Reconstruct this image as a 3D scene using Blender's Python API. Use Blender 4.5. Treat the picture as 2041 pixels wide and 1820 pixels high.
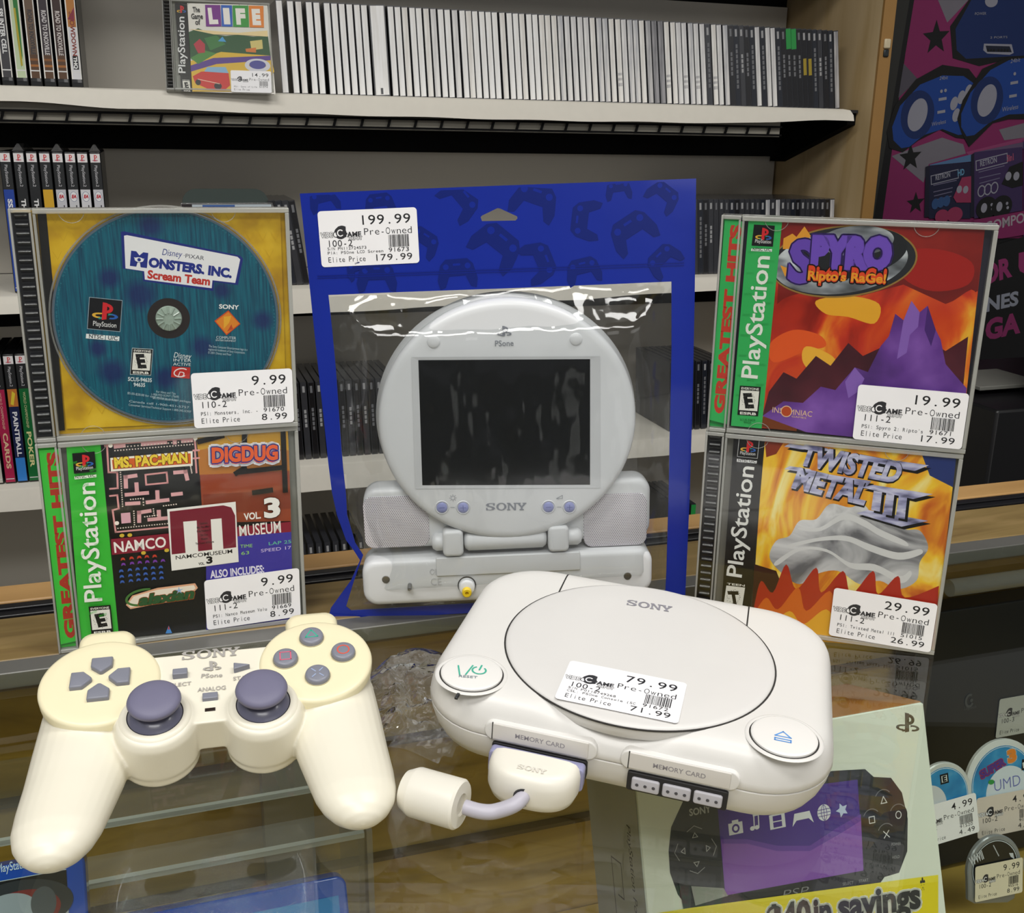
import bpy, bmesh, math, random
from mathutils import Matrix, Vector, Euler
for o in list(bpy.data.objects): bpy.data.objects.remove(o)
S = bpy.context.scene; COL = S.collection; D = bpy.data
rnd = random.Random(7)
# ---------------------------------------------------------------- camera, exposure, world, lights
cam = D.objects.new('camera', D.cameras.new('camera')); COL.objects.link(cam); S.camera = cam
cam.data.sensor_fit = 'HORIZONTAL'; cam.data.sensor_width = 36; cam.data.lens = 2089.98/2041*36
cam.data.shift_y = -(910-888.72)/2041; cam.data.clip_start = .01
cam.matrix_world = Matrix(((.999854,-.01707,0,0),(.004833,.283084,-.959083,0),(.016372,.958943,.283125,.2902),(0,0,0,1)))
vs = S.view_settings; vs.view_transform = 'Standard'; vs.look = 'None'; vs.gamma = 1; vs.use_curve_mapping = False
vs.exposure = 0.0
w = D.worlds.new('room_ambient'); S.world = w; w.use_nodes = True
w.node_tree.nodes['Background'].inputs[0].default_value = (.95,.97,1,1); w.node_tree.nodes['Background'].inputs[1].default_value = .14
def area(name, loc, aim, sx, sy, power, col=(1,.985,.955)):
    l = D.lights.new(name,'AREA'); l.shape = 'RECTANGLE'; l.size = sx; l.size_y = sy; l.energy = power; l.color = col
    o = D.objects.new(name,l); COL.objects.link(o); o.location = loc
    o.rotation_euler = (Vector(aim)-Vector(loc)).to_track_quat('-Z','Y').to_euler(); return o
# fluorescent ceiling fixtures over the shop floor and the counter, plus an unseen panel added to brighten the spine reflections
area('ceiling_lamp', (-.7,-.22,1.6), (-.7,-.22,0), 1.2, .3, 18)
area('ceiling_lamp', (.8,.3,1.6), (.8,.3,0), 1.2, .3, 17)
area('ceiling_lamp', (.1,-1.1,1.6), (.1,-1.1,0), 1.2, .6, 30)
area('added_glare_panel', (3.6,-4.2,.95), (.2,1.2,.3), 4.6, 1.5, 30, (1,.98,.95))
# ---------------------------------------------------------------- helpers
def W(u,v,z):      # counter and shelves run along one direction, turned 18.5 degrees
    return Vector((.9483*u-.3173*v, .3173*u+.9483*v, z))
YAW = math.radians(18.5)
def pose(loc, yaw, lean=0, roll=0):
    ux = Vector((math.cos(yaw),math.sin(yaw),0)); n = Vector((-math.sin(yaw),math.cos(yaw),0))
    up = math.cos(lean)*Vector((0,0,1))+math.sin(lean)*n
    c,s = math.cos(roll),math.sin(roll); ux,up = c*ux+s*up, c*up-s*ux
    y = up.cross(ux); l = Vector(loc)
    return Matrix(((ux.x,y.x,up.x,l.x),(ux.y,y.y,up.y,l.y),(ux.z,y.z,up.z,l.z),(0,0,0,1)))
MATS = {}
def mat(col, rough=.5, metal=0, coat=0, spec=.5, noise=.04, nscale=60, bump=0, bscale=300, name=None, emit=0):
    key = (tuple(round(c,4) for c in col),rough,metal,coat,spec,noise,nscale,bump,bscale,emit)
    if key in MATS: return MATS[key]
    m = D.materials.new(name or 'surface'); m.use_nodes = True; nt = m.node_tree; b = nt.nodes['Principled BSDF']
    c = [srgb(x) for x in col]
    b.inputs['Roughness'].default_value = rough; b.inputs['Metallic'].default_value = metal
    b.inputs['Coat Weight'].default_value = coat; b.inputs['Coat Roughness'].default_value = .06; b.inputs['Specular IOR Level'].default_value = spec
    tc = nt.nodes.new('ShaderNodeTexCoord'); n = nt.nodes.new('ShaderNodeTexNoise'); n.inputs['Scale'].default_value = nscale
    nt.links.new(tc.outputs['Object'], n.inputs['Vector'])
    mx = nt.nodes.new('ShaderNodeMix'); mx.data_type = 'RGBA'
    mx.inputs['A'].default_value = (*[x*(1-noise) for x in c],1); mx.inputs['B'].default_value = (*[min(1,x*(1+noise)) for x in c],1)
    nt.links.new(n.outputs['Fac'], mx.inputs['Factor']); nt.links.new(mx.outputs['Result'], b.inputs['Base Color'])
    if bump:
        n2 = nt.nodes.new('ShaderNodeTexNoise'); n2.inputs['Scale'].default_value = bscale; nt.links.new(tc.outputs['Object'], n2.inputs['Vector'])
        bp = nt.nodes.new('ShaderNodeBump'); bp.inputs['Strength'].default_value = bump; bp.inputs['Distance'].default_value = .002
        nt.links.new(n2.outputs['Fac'], bp.inputs['Height']); nt.links.new(bp.outputs['Normal'], b.inputs['Normal'])
    if emit: b.inputs['Emission Color'].default_value = (*c,1); b.inputs['Emission Strength'].default_value = emit
    MATS[key] = m; return m
def srgb(x): return x/12.92 if x <= .04045 else ((x+.055)/1.055)**2.4
def H(s): return tuple(int(s[i:i+2],16)/255 for i in (0,2,4))
def clear(name, tint=(1,1,1), rough=.03, ior=1.45, body=0, bodycol=(.8,.8,.8), bump=0, bscale=30, stretch=(1,1,1), gain=1):
    # thin clear plastic or glass: lets light through, reflects by Fresnel, plus a little milky body
    if name in MATS: return MATS[name]
    m = D.materials.new(name); m.use_nodes = True; nt = m.node_tree; nt.nodes.remove(nt.nodes['Principled BSDF'])
    out = nt.nodes['Material Output']; N = nt.nodes.new; Lk = nt.links.new
    tr = N('ShaderNodeBsdfTransparent'); tr.inputs[0].default_value = (*tint,1)
    gl = N('ShaderNodeBsdfGlossy'); gl.inputs['Roughness'].default_value = rough
    df = N('ShaderNodeBsdfDiffuse'); df.inputs[0].default_value = (*bodycol,1)
    fr = N('ShaderNodeLayerWeight'); fr.inputs['Blend'].default_value = .5; f0 = ((ior-1)/(ior+1))**2   # Schlick's Fresnel, the same from both sides of the sheet
    pw = N('ShaderNodeMath'); pw.operation = 'POWER'; pw.inputs[1].default_value = 5; Lk(fr.outputs['Facing'],pw.inputs[0])
    mul = N('ShaderNodeMath'); mul.operation = 'MULTIPLY_ADD'; mul.inputs[1].default_value = (1-f0)*gain; mul.inputs[2].default_value = f0*gain; mul.use_clamp = True; Lk(pw.outputs[0],mul.inputs[0])
    m1 = N('ShaderNodeMixShader'); m1.inputs[0].default_value = body; Lk(tr.outputs[0],m1.inputs[1]); Lk(df.outputs[0],m1.inputs[2])
    m2 = N('ShaderNodeMixShader'); Lk(mul.outputs[0],m2.inputs[0]); Lk(m1.outputs[0],m2.inputs[1]); Lk(gl.outputs[0],m2.inputs[2])
    if bump:
        tc = N('ShaderNodeTexCoord'); mp = N('ShaderNodeMapping'); mp.inputs['Scale'].default_value = stretch
        n = N('ShaderNodeTexNoise'); n.inputs['Scale'].default_value = bscale; n.inputs['Detail'].default_value = 3
        bp = N('ShaderNodeBump'); bp.inputs['Strength'].default_value = bump; bp.inputs['Distance'].default_value = .01
        Lk(tc.outputs['Object'],mp.inputs[0]); Lk(mp.outputs[0],n.inputs['Vector']); Lk(n.outputs['Fac'],bp.inputs['Height'])
        Lk(bp.outputs[0],gl.inputs['Normal']); Lk(bp.outputs[0],fr.inputs['Normal'])
    Lk(m2.outputs[0],out.inputs[0]); MATS[name] = m; return m
def ramp_mat(name, stops, scale=30, detail=4, rough=.35, stretch=(1,1,1), distort=0, bump=0, coat=0, kind='noise', gen='Object'):
    if name in MATS: return MATS[name]
    m = D.materials.new(name); m.use_nodes = True; nt = m.node_tree; b = nt.nodes['Principled BSDF']; N = nt.nodes.new; Lk = nt.links.new
    tc = N('ShaderNodeTexCoord'); mp = N('ShaderNodeMapping'); mp.inputs['Scale'].default_value = stretch; Lk(tc.outputs[gen],mp.inputs[0])
    if kind == 'wave':
        n = N('ShaderNodeTexWave'); n.inputs['Scale'].default_value = scale; n.inputs['Distortion'].default_value = distort; n.inputs['Detail'].default_value = detail
    else:
        n = N('ShaderNodeTexNoise'); n.inputs['Scale'].default_value = scale; n.inputs['Detail'].default_value = detail; n.inputs['Distortion'].default_value = distort
    Lk(mp.outputs[0],n.inputs['Vector']); r = N('ShaderNodeValToRGB'); e = r.color_ramp.elements
    while len(e) < len(stops): e.new(.5)
    for q,(p,c) in zip(e,stops): q.position = p; q.color = (*[srgb(x) for x in c],1)
    Lk(n.outputs['Fac'],r.inputs[0]); Lk(r.outputs[0],b.inputs['Base Color']); b.inputs['Roughness'].default_value = rough; b.inputs['Coat Weight'].default_value = coat
    if bump:
        bp = N('ShaderNodeBump'); bp.inputs['Strength'].default_value = bump; bp.inputs['Distance'].default_value = .002
        Lk(n.outputs['Fac'],bp.inputs['Height']); Lk(bp.outputs[0],b.inputs['Normal'])
    MATS[name] = m; return m
def link(name, me, mats, parent=None, smooth=None):
    me.name = name
    for q in (mats if isinstance(mats,(list,tuple)) else [mats]): me.materials.append(q)
    o = D.objects.new(name, me); COL.objects.link(o)
    if parent: o.parent = parent
    if smooth is not None:
        for p in me.polygons: p.use_smooth = True
        if smooth < 3: me.set_sharp_from_angle(angle=smooth)
    return o
def tag(o, label=None, cat=None, group=None, kind=None):
    if label: o['label'] = label
    if cat: o['category'] = cat
    if group: o['group'] = group
    if kind: o['kind'] = kind
    return o
def thing(name, label, cat, mw, group=None):
    o = D.objects.new(name, None); COL.objects.link(o); o.empty_display_size = .02; o.matrix_world = mw if isinstance(mw,Matrix) else Matrix.Translation(mw)
    return tag(o, label, cat, group)
class B:            # collects shapes into one mesh
    def __init__(s): s.v = []; s.f = []; s.m = []
    def add(s, v, f, mi=0):
        k = len(s.v); s.v += [tuple(q) for q in v]; s.f += [[i+k for i in q] for q in f]; s.m += [mi]*len(f); return s
    def box(s, x0,y0,z0,x1,y1,z1, mi=0):
        v = [(x,y,z) for z in (z0,z1) for y in (y0,y1) for x in (x0,x1)]
        return s.add(v, [(0,2,3,1),(4,5,7,6),(0,1,5,4),(2,6,7,3),(0,4,6,2),(1,3,7,5)], mi)
    def loft(s, rings, mi=0, cap0=True, cap1=True, close=True):
        n = len(rings[0]); v = [q for r in rings for q in r]; f = []
        for a in range(len(rings)-1):
            for i in range(n if close else n-1):
                j = (i+1)%n; f.append((a*n+i,a*n+j,(a+1)*n+j,(a+1)*n+i))
        if cap0: f.append(tuple(range(n))[::-1])
        if cap1: f.append(tuple(range((len(rings)-1)*n,len(rings)*n)))
        return s.add(v,f,mi)
    def lathe(s, prof, c=(0,0,0), n=48, mi=0, sx=1, sy=1, axis='z', caps=True):
        rings = []
        for r,z in prof:
            q = []
            for k in range(n):
                a = 2*math.pi*k/n; p = (r*sx*math.cos(a), r*sy*math.sin(a), z)
                if axis == 'y': p = (p[0],p[2],p[1])
                if axis == 'x': p = (p[2],p[0],p[1])
                q.append((p[0]+c[0],p[1]+c[1],p[2]+c[2]))
            rings.append(q)
        return s.loft(rings, mi, caps, caps)
    def tube(s, pts, r, n=12, mi=0):
        pts = [Vector(p) for p in pts]; rs = r if isinstance(r,(list,tuple)) else [r]*len(pts); rings = []; up = Vector((0,0,1))
        for i,p in enumerate(pts):
            t = (pts[min(i+1,len(pts)-1)]-pts[max(i-1,0)]).normalized()
            a = t.cross(up)
            if a.length < 1e-3: a = t.cross(Vector((0,1,0)))
            a.normalize(); b = a.cross(t).normalized()
            rings.append([p+rs[i]*(math.cos(2*math.pi*k/n)*a+math.sin(2*math.pi*k/n)*b) for k in range(n)])
        return s.loft(rings, mi)
    def prism(s, poly, z0, z1, mi=0):
        return s.loft([[(x,y,z0) for x,y in poly],[(x,y,z1) for x,y in poly]], mi)
    def mesh(s, name='m'):
        me = D.meshes.new(name); me.from_pydata(s.v,[],s.f); me.polygons.foreach_set('material_index', s.m); me.update()
        bm = bmesh.new(); bm.from_mesh(me); bmesh.ops.recalc_face_normals(bm, faces=bm.faces); bm.to_mesh(me); bm.free(); return me
    def build(s, name, mats, parent=None, smooth=None, bevel=0, seg=2):
        o = link(name, s.mesh(), mats, parent, smooth)
        if bevel:
            b = o.modifiers.new('bevel','BEVEL'); b.width = bevel; b.segments = seg; b.limit_method = 'ANGLE'; b.angle_limit = .6
            if smooth is None:
                for p in o.data.polygons: p.use_smooth = True
                o.data.set_sharp_from_angle(angle=.5)
                b.harden_normals = False
        return o
def rrect(w, h, r, n=8, cx=0, cy=0):
    P = []
    for x,y,a0 in ((w/2-r,h/2-r,0),(-w/2+r,h/2-r,90),(-w/2+r,-h/2+r,180),(w/2-r,-h/2+r,270)):
        for k in range(n+1):
            a = math.radians(a0+90*k/n); P.append((cx+x+r*math.cos(a), cy+y+r*math.sin(a)))
    return P
def rbox(w, h, r, y0, y1, fil, cx=0, cz=0, n=6, k=4, back=True):
    # rounded box standing in XZ, front at y0, filleted front (and back) edge; returns rings
    prof = [(fil*(1-math.sin(math.pi/2*i/k)), y0+fil*(1-math.cos(math.pi/2*i/k))) for i in range(k+1)]
    if back: prof += [(i_,y1-(y_-y0)) for i_,y_ in prof[::-1]]
    else: prof += [(0,y1)]
    R = []
    for ins,y in prof: R.append([(x,y,z) for x,z in rrect(w-2*ins,h-2*ins,max(r-ins,.0003),n,cx,cz)])
    return R
def remesh_obj(o, size, smooth_it=6):
    # fuse overlapping solids into one continuous surface
    md = o.modifiers.new('fuse','REMESH'); md.mode = 'VOXEL'; md.voxel_size = size; md.use_smooth_shade = True
    sm = o.modifiers.new('soften','SMOOTH'); sm.iterations = smooth_it; sm.factor = .5
    dg = bpy.context.evaluated_depsgraph_get(); me = D.meshes.new_from_object(o.evaluated_get(dg)); o.modifiers.clear(); o.data = me
    for p in me.polygons: p.use_smooth = True
    return o
# ---------------------------------------------------------------- lettering and flat printed artwork
GL = {}
def glyph(ch, bold=0., shear=0.):
    k = (ch,bold,shear)
    if k in GL: return GL[k]
    def raw(t):
        cu = D.curves.new('t','FONT'); cu.body = t; cu.size = 1; cu.resolution_u = 3; cu.offset = bold; cu.shear = shear
        o = D.objects.new('t',cu); COL.objects.link(o); dg = bpy.context.evaluated_depsgraph_get(); dg.update()
        me = o.evaluated_get(dg).to_mesh(); r = ([(v.co.x,v.co.y) for v in me.vertices],[tuple(p.vertices) for p in me.polygons])
        o.evaluated_get(dg).to_mesh_clear(); D.objects.remove(o); D.curves.remove(cu); return r
    def wd(t): x = [p[0] for p in raw(t)[0]]; return max(x)-min(x)
    if ch == ' ': g = ([],[],.3)
    else:
        v,f = raw(ch); g = (v,f, wd('|'+ch+'|')-wd('||'))
    GL[k] = g; return g
CAPH = None
class Art:           # layered flat print in millimetres; every colour a material slot of one mesh
    def __init__(s, step=.006): s.v=[];s.f=[];s.fm=[];s.mats=[];s.z=0;s.step=step
    def mi(s, col, **k):
        m = col if isinstance(col,bpy.types.Material) else mat(H(col) if isinstance(col,str) else col, s.rough if hasattr(s,'rough') else .4, noise=.03, name='print_ink', **k)
        if m not in s.mats: s.mats.append(m)
        return s.mats.index(m)
    def faces(s, pts, faces, col, lift=True):
        if lift: s.z += s.step
        k = len(s.v); i = s.mi(col); s.v += [(x,y,s.z) for x,y in pts]; s.f += [[a+k for a in q] for q in faces]; s.fm += [i]*len(faces); return s
    def poly(s, pts, col): return s.faces(pts, [list(range(len(pts)))], col)
    def blob(s, pts, col, n=5):
        out=[]; N_=len(pts)
        for i in range(N_):
            p0,p1,p2,p3=(pts[(i+j-1)%N_] for j in range(4))
            for k in range(n):
                t=k/n; out.append(tuple(.5*(2*p1[e]+(p2[e]-p0[e])*t+(2*p0[e]-5*p1[e]+4*p2[e]-p3[e])*t*t+(3*p1[e]-p0[e]-3*p2[e]+p3[e])*t**3) for e in (0,1)))
        return s.poly(out,col)
    def ridge(s, pts, base, col, n=5):
        out=[]; N_=len(pts)
        for i in range(N_-1):
            p0,p1,p2,p3=pts[max(i-1,0)],pts[i],pts[i+1],pts[min(i+2,N_-1)]
            for k in range(n):
                t=k/n; out.append(tuple(.5*(2*p1[e]+(p2[e]-p0[e])*t+(2*p0[e]-5*p1[e]+4*p2[e]-p3[e])*t*t+(3*p1[e]-p0[e]-3*p2[e]+p3[e])*t**3) for e in (0,1)))
        return s.poly(out+[pts[-1]]+list(base),col)
    def rect(s, x0,y0,x1,y1, col, r=0): 
        return s.poly([(x0,y0),(x1,y0),(x1,y1),(x0,y1)] if not r else rrect(x1-x0,y1-y0,r,5,(x0+x1)/2,(y0+y1)/2), col)
    def ell(s, cx,cy,rx,ry, col, rot=0, n=40, a0=0, a1=360):
        c,q = math.cos(rot),math.sin(rot); P = []
        for k in range(n+(a1-a0 < 360)):
            a = math.radians(a0+(a1-a0)*k/n); x,y = rx*math.cos(a),ry*math.sin(a); P.append((cx+c*x-q*y,cy+q*x+c*y))
        return s.poly(P,col)
    def ring(s, cx,cy,rx,ry, wd, col, rot=0, n=48, a0=0, a1=360):
        c,q = math.cos(rot),math.sin(rot); P = []; F = []
        for k in range(n+1):
            a = math.radians(a0+(a1-a0)*k/n)
            for e in (0,wd):
                x,y = (rx-e)*math.cos(a),(ry-e)*math.sin(a); P.append((cx+c*x-q*y,cy+q*x+c*y))
            if k: F.append((2*k-2,2*k-1,2*k+1,2*k))
        return s.faces(P,F,col)
    def line(s, pts, wd, col, close=False):
        if close: pts = list(pts)+[pts[0]]
        P=[];F=[]
        for (x0,y0),(x1,y1) in zip(pts,pts[1:]):
            l = math.hypot(x1-x0,y1-y0) or 1; ex,ey = (x1-x0)/l*wd/2,(y1-y0)/l*wd/2; k=len(P)
            P += [(x0-ex-ey,y0-ey+ex),(x0-ex+ey,y0-ey-ex),(x1+ex+ey,y1+ey-ex),(x1+ex-ey,y1+ey+ex)]; F.append((k,k+1,k+2,k+3))
        s.z += s.step
        for q in F: s.faces([P[i] for i in q],[(0,1,2,3)],col,False)
        return s
    def text(s, t, p0, p1, h, col, bold=0., shear=0., mono=False, fit=True, outline=None, ow=.5):
        # baseline from p0 to p1, cap height h
        global CAPH
        if CAPH is None: CAPH = max(p[1] for p in glyph('H')[0])
        V=[];F=[];x=0
        for ch in t:
            v,f,adv = glyph(ch,bold,shear); k=len(V)
            if mono:
                if v:
                    a=min(p[0] for p in v); b=max(p[0] for p in v); wd_=max(b-a,.01); sc=min(1.25,.5/wd_) if wd_>.28 else 1
                    V += [(x+.31+(p[0]-(a+b)/2)*sc,p[1]) for p in v]
                x += .62
            else:
                V += [(x+p[0],p[1]) for p in v]; x += adv
            F += [[i+k for i in q] for q in f]
        if not V: return s
        xs=[p[0] for p in V]; x0,x1 = (0,x) if mono else (min(xs),max(xs))
        L = math.hypot(p1[0]-p0[0],p1[1]-p0[1]); dx,dy = (p1[0]-p0[0])/L,(p1[1]-p0[1])/L; sx = L/(x1-x0); sy = h/CAPH
        T = lambda p: (p0[0]+dx*(p[0]-x0)*sx-dy*p[1]*sy, p0[1]+dy*(p[0]-x0)*sx+dx*p[1]*sy)
        if outline:
            for a in range(8):
                ox,oy = ow*math.cos(a*math.pi/4),ow*math.sin(a*math.pi/4)
                s.faces([(T(p)[0]+ox,T(p)[1]+oy) for p in V],F,outline,a==0)
        return s.faces([T(p) for p in V],F,col)
    def build(s, name, parent, o=(0,0,0), ex=(1,0,0), ey=(0,0,1)):
        ex,ey,o = Vector(ex),Vector(ey),Vector(o); en = ex.cross(ey)
        me = D.meshes.new(name); me.from_pydata([o+(x*ex+y*ey+z*en)*.001 for x,y,z in s.v],[],s.f); me.polygons.foreach_set('material_index',s.fm); me.update()
        ob = link(name, me, s.mats, parent)
        return ob
def aff(TL,TR,BL):
    return lambda u,v: (TL[0]+u*(TR[0]-TL[0])+v*(BL[0]-TL[0]), TL[1]+u*(TR[1]-TL[1])+v*(BL[1]-TL[1]))
SER = {   # slab serif capitals on a 1 x 1 box
'O': None,
'N': [[(0,0),(.34,0),(.34,.13),(.25,.13),(.25,1),(0,1),(0,.87),(.09,.87),(.09,.13),(0,.13)],[(.09,1),(.3,1),(.92,0),(.73,0)],[(.66,1),(1,1),(1,.87),(.91,.87),(.91,0),(.74,0),(.75,.87),(.66,.87)]],
'Y': [[(0,1),(.4,1),(.4,.87),(.31,.87),(.55,.5),(.42,.38),(.08,.87),(0,.87)],[(.6,1),(1,1),(1,.87),(.92,.87),(.6,.4),(.45,.45),(.69,.87),(.6,.87)],[(.41,.47),(.61,.47),(.61,.13),(.74,.13),(.74,0),(.28,0),(.28,.13),(.41,.13)]]}
def sony(a, p0, p1, h, col):
    L = math.hypot(p1[0]-p0[0],p1[1]-p0[1]); dx,dy = (p1[0]-p0[0])/L,(p1[1]-p0[1])/L
    def T(x,y): x*=L; y*=h; return (p0[0]+dx*x-dy*y, p0[1]+dy*x+dx*y)
    # S
    c = [(.20,.80),(.185,.9),(.12,.95),(.06,.9),(.035,.74),(.06,.6),(.12,.51),(.18,.4),(.2,.26),(.17,.1),(.11,.05),(.05,.1),(.03,.22)]
    wds = [.03,.04,.05,.062,.07,.075,.08,.075,.07,.062,.05,.04,.03]; P=[]; F=[]
    for i,(x,y) in enumerate(c):
        x0,y0 = c[max(i-1,0)]; x1,y1 = c[min(i+1,len(c)-1)]; tx,ty = (x1-x0),(y1-y0)*.35; l = math.hypot(tx,ty); nx,ny = -ty/l,tx/l
        q = wds[i]*.5; P += [T(x+nx*q,y+ny*q/.35*.62),T(x-nx*q,y-ny*q/.35*.62)]
        if i: F.append((2*i-2,2*i-1,2*i+1,2*i))
    a.faces(P,F,col); a.poly([T(.185,.66),T(.222,.66),T(.222,.98),T(.185,.98)],col); a.poly([T(.012,.02),T(.046,.02),T(.046,.36),T(.012,.36)],col)
    P=[];F=[]
    for k in range(33):
        t = 2*math.pi*k/32; P += [T(.385+.125*math.cos(t),.5+.52*math.sin(t)),T(.385+.072*math.cos(t),.5+.40*math.sin(t))]
        if k: F.append((2*k-2,2*k-1,2*k+1,2*k))
    a.faces(P,F,col)
    for ch,x0,wd in (('N',.525,.24),('Y',.765,.235)):
        for q in SER[ch]: a.poly([T(x0+x*wd,y) for x,y in q],col)
def pslogo(a, T, cols):
    # standing P over a lying S; T maps the unit box to the page; cols = (P, S upper left, S centre, S right)
    for x0,x1,y0,y1,c in ((.02,.5,.30,.16,cols[1]),):
        pass
    def arc(cx,cy,rx,ry,a0,a1,wd,c,n=14):
        P=[];F=[]
        for k in range(n+1):
            t=math.radians(a0+(a1-a0)*k/n)
            for e in (0,1): P.append(T(cx+(rx-e*wd*1.5)*math.cos(t),cy+(ry-e*wd)*math.sin(t)))
            if k: F.append((2*k-2,2*k-1,2*k+1,2*k))
        a.faces(P,F,c)
    arc(.27,.27,.27,.15,75,285,.085,cols[1]); arc(.73,.27,.27,.15,-105,105,.085,cols[3])
    a.poly([T(.22,.14),T(.42,.21),T(.42,.11),T(.28,.07)],cols[2]); a.poly([T(.62,.42),T(.8,.42),T(.62,.30)],cols[2]); a.poly([T(.30,.42),T(.40,.42),T(.40,.36),T(.24,.33)],cols[1])
    a.poly([T(.38,.04),T(.56,.10),T(.56,.97),T(.38,1.)],cols[0])
    P=[];F=[]
    for k in range(17):
        t=math.radians(90-180*k/16)
        for e in (0,1): P.append(T(.54+(.25-e*.14)*math.cos(t),.68+(.26-e*.15)*math.sin(t)))
        if k: F.append((2*k-2,2*k-1,2*k+1,2*k))
    a.faces(P,F,cols[0])
PSC = ('d8252c','e8b53a','2f9a8a','2a62b8')
def esrb(a, T, letter, word='EVERYONE', foot='ESRB'):
    q = lambda *p: [T(x,y) for x,y in p]
    a.poly(q((0,0),(1,0),(1,1),(0,1)),'101010'); a.poly(q((.06,.17),(.94,.17),(.94,.85),(.06,.85)),'f1efe6')
    a.text(word,T(.08,.88),T(.92,.88),.075*a.eh,'f1efe6',bold=.02); a.text(foot,T(.12,.03),T(.9,.03),.085*a.eh,'f1efe6',bold=.03)
    a.text(letter,T(.25,.27),T(.78,.30),.46*a.eh,'101010',bold=.06,shear=-.15)
    for k in range(26):
        t=k*2.399; r_=.24+.12*((k*7)%5)/5; a.poly([T(.5+r_*math.cos(t)-.02,.5+r_*.8*math.sin(t)-.015),T(.5+r_*math.cos(t)+.02,.5+r_*.8*math.sin(t)-.01),T(.5+r_*math.cos(t),.5+r_*.8*math.sin(t)+.02)],'6a6860')
def pricetag(parent, TL,TR,BL, price, code, desc, num, elite, o, ex, ey, sn=None, col='f7f6f8', name='price_sticker', label=None):
    a = Art(); a.rough = .45; T = aff(TL,TR,BL); Wm = math.hypot(TR[0]-TL[0],TR[1]-TL[1]); Hm = math.hypot(BL[0]-TL[0],BL[1]-TL[1])
    a.poly([T(u/Wm+.5,v/Hm+.5) for u,v in rrect(Wm,Hm,Wm*.035,5)],col); ink='222226'
    def tx(t,u0,u1,v,h,**k): a.text(t,T(u0,v),T(u1,v),h*Hm,k.pop('c',ink),mono=k.pop('mono',True),**k)
    n = len(price); tx(price,.93-.087*n,.94,.27,.165,bold=.006); tx('Pre-Owned',.45,.945,.455,.12,bold=-.004)
    # shop logo: outlined word, big G on a dark blob, two small words
    a.text('VIDE',T(.015,.47),T(.135,.47),.085*Hm,'f7f6f8',bold=.02,outline='3a3a3c',ow=.25)
    c = T(.215,.40); a.ell(c[0],c[1],Wm*.062,Wm*.062,'2e2e32'); c2=T(.165,.425); a.ell(c2[0],c2[1],Wm*.024,Wm*.03,'f7f6f8'); a.ring(c2[0],c2[1],Wm*.026,Wm*.03,Wm*.008,'2e2e32')
    a.text('G',T(.165,.475),T(.275,.475),.19*Hm,'2e2e32',bold=.05); a.ring(c[0],c[1],Wm*.034,Wm*.036,Wm*.011,'f7f6f8',a0=40,a1=330); a.poly([T(.215,.40),T(.285,.40),T(.285,.435),T(.215,.435)],'2e2e32')
    a.text('AME',T(.28,.475),T(.425,.475),.085*Hm,'2e2e32',bold=.04); a.text('DEPOT',T(.30,.53),T(.43,.53),.055*Hm,'f7f6f8',bold=.02,outline='3a3a3c',ow=.2)
    tx(code,.07,.07+.053*len(code),.64,.115)
    if sn: tx(sn,.07,.47,.70,.05); tx(desc,.07,.64,.775,.05)
    else: tx(desc,.07,.64,.775,.065)
    tx('Elite Price',.07,.455,.92,.095,bold=-.006); tx(num,.69,.905,.775,.075); tx(elite,.93-.066*len(elite),.935,.925,.115)
    r2 = random.Random(sum(map(ord,num))); u = .70
    while u < .905:
        b = r2.choice((.004,.006,.009)); a.poly([T(u,.47),T(u+b,.47),T(u+b,.69),T(u,.69)],ink); u += b+r2.choice((.004,.006,.008))
    ob = a.build(name, parent, o, ex, ey)
    if label: ob['label'] = label
    return ob
def star(a, cx,cy,r,col,rot=0,ri=.42):
    a.poly([(cx+(r if k%2==0 else r*ri)*math.cos(rot+math.pi/2+k*math.pi/5),cy+(r if k%2==0 else r*ri)*math.sin(rot+math.pi/2+k*math.pi/5)) for k in range(10)],col)
ORD = 'first second third fourth fifth sixth seventh eighth ninth tenth eleventh twelfth thirteenth fourteenth fifteenth sixteenth seventeenth eighteenth nineteenth'.split()
TENS = {2:('twentieth','twenty'),3:('thirtieth','thirty'),4:('fortieth','forty'),5:('fiftieth','fifty'),6:('sixtieth','sixty'),7:('seventieth','seventy'),8:('eightieth','eighty'),9:('ninetieth','ninety')}
def nth(n):
    if n < 20: return ORD[n-1]
    t,u = divmod(n,10); return TENS[t][0] if u == 0 else TENS[t][1]+'-'+ORD[u-1]
# ---------------------------------------------------------------- the room and its fixed furniture
R0 = Matrix.Rotation(YAW,4,'Z')
def at(u,v,z,extra=0): return Matrix.Translation(W(u,v,z)) @ Matrix.Rotation(YAW+extra,4,'Z')
BLACK = mat(H('0a0a0b'),.75,spec=.12,noise=.2); WHITEPAPER = mat(H('e9e4d8'),.7,bump=.08,bscale=25,name='white_shelf_paper'); GREYLINER = mat(H('bdb8ae'),.7,name='pale_back_liner',noise=.03,nscale=6)
BIRCH = ramp_mat('birch_panel',[(.3,H('c6a978')),(.55,H('d8be92')),(.75,H('e4cda4'))],12,5,.5,(1,1,.12),1.2)
OAK = ramp_mat('oak_board',[(.25,H('6c5634')),(.5,H('857046')),(.7,H('947c52'))],40,6,.4,(.12,1,1),1.5,bump=.05)
PALEWOOD = ramp_mat('pale_wood_strip',[(.3,H('a8814e')),(.7,H('c09863'))],30,4,.45,(.2,1,1),.5)
INNER = ramp_mat('brown_inner_wood',[(.2,H('7a622a')),(.42,H('ac8e40')),(.6,H('c2a24e')),(.8,H('90763a'))],9,6,.5,(.5,1,2.6),1.8)
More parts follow.
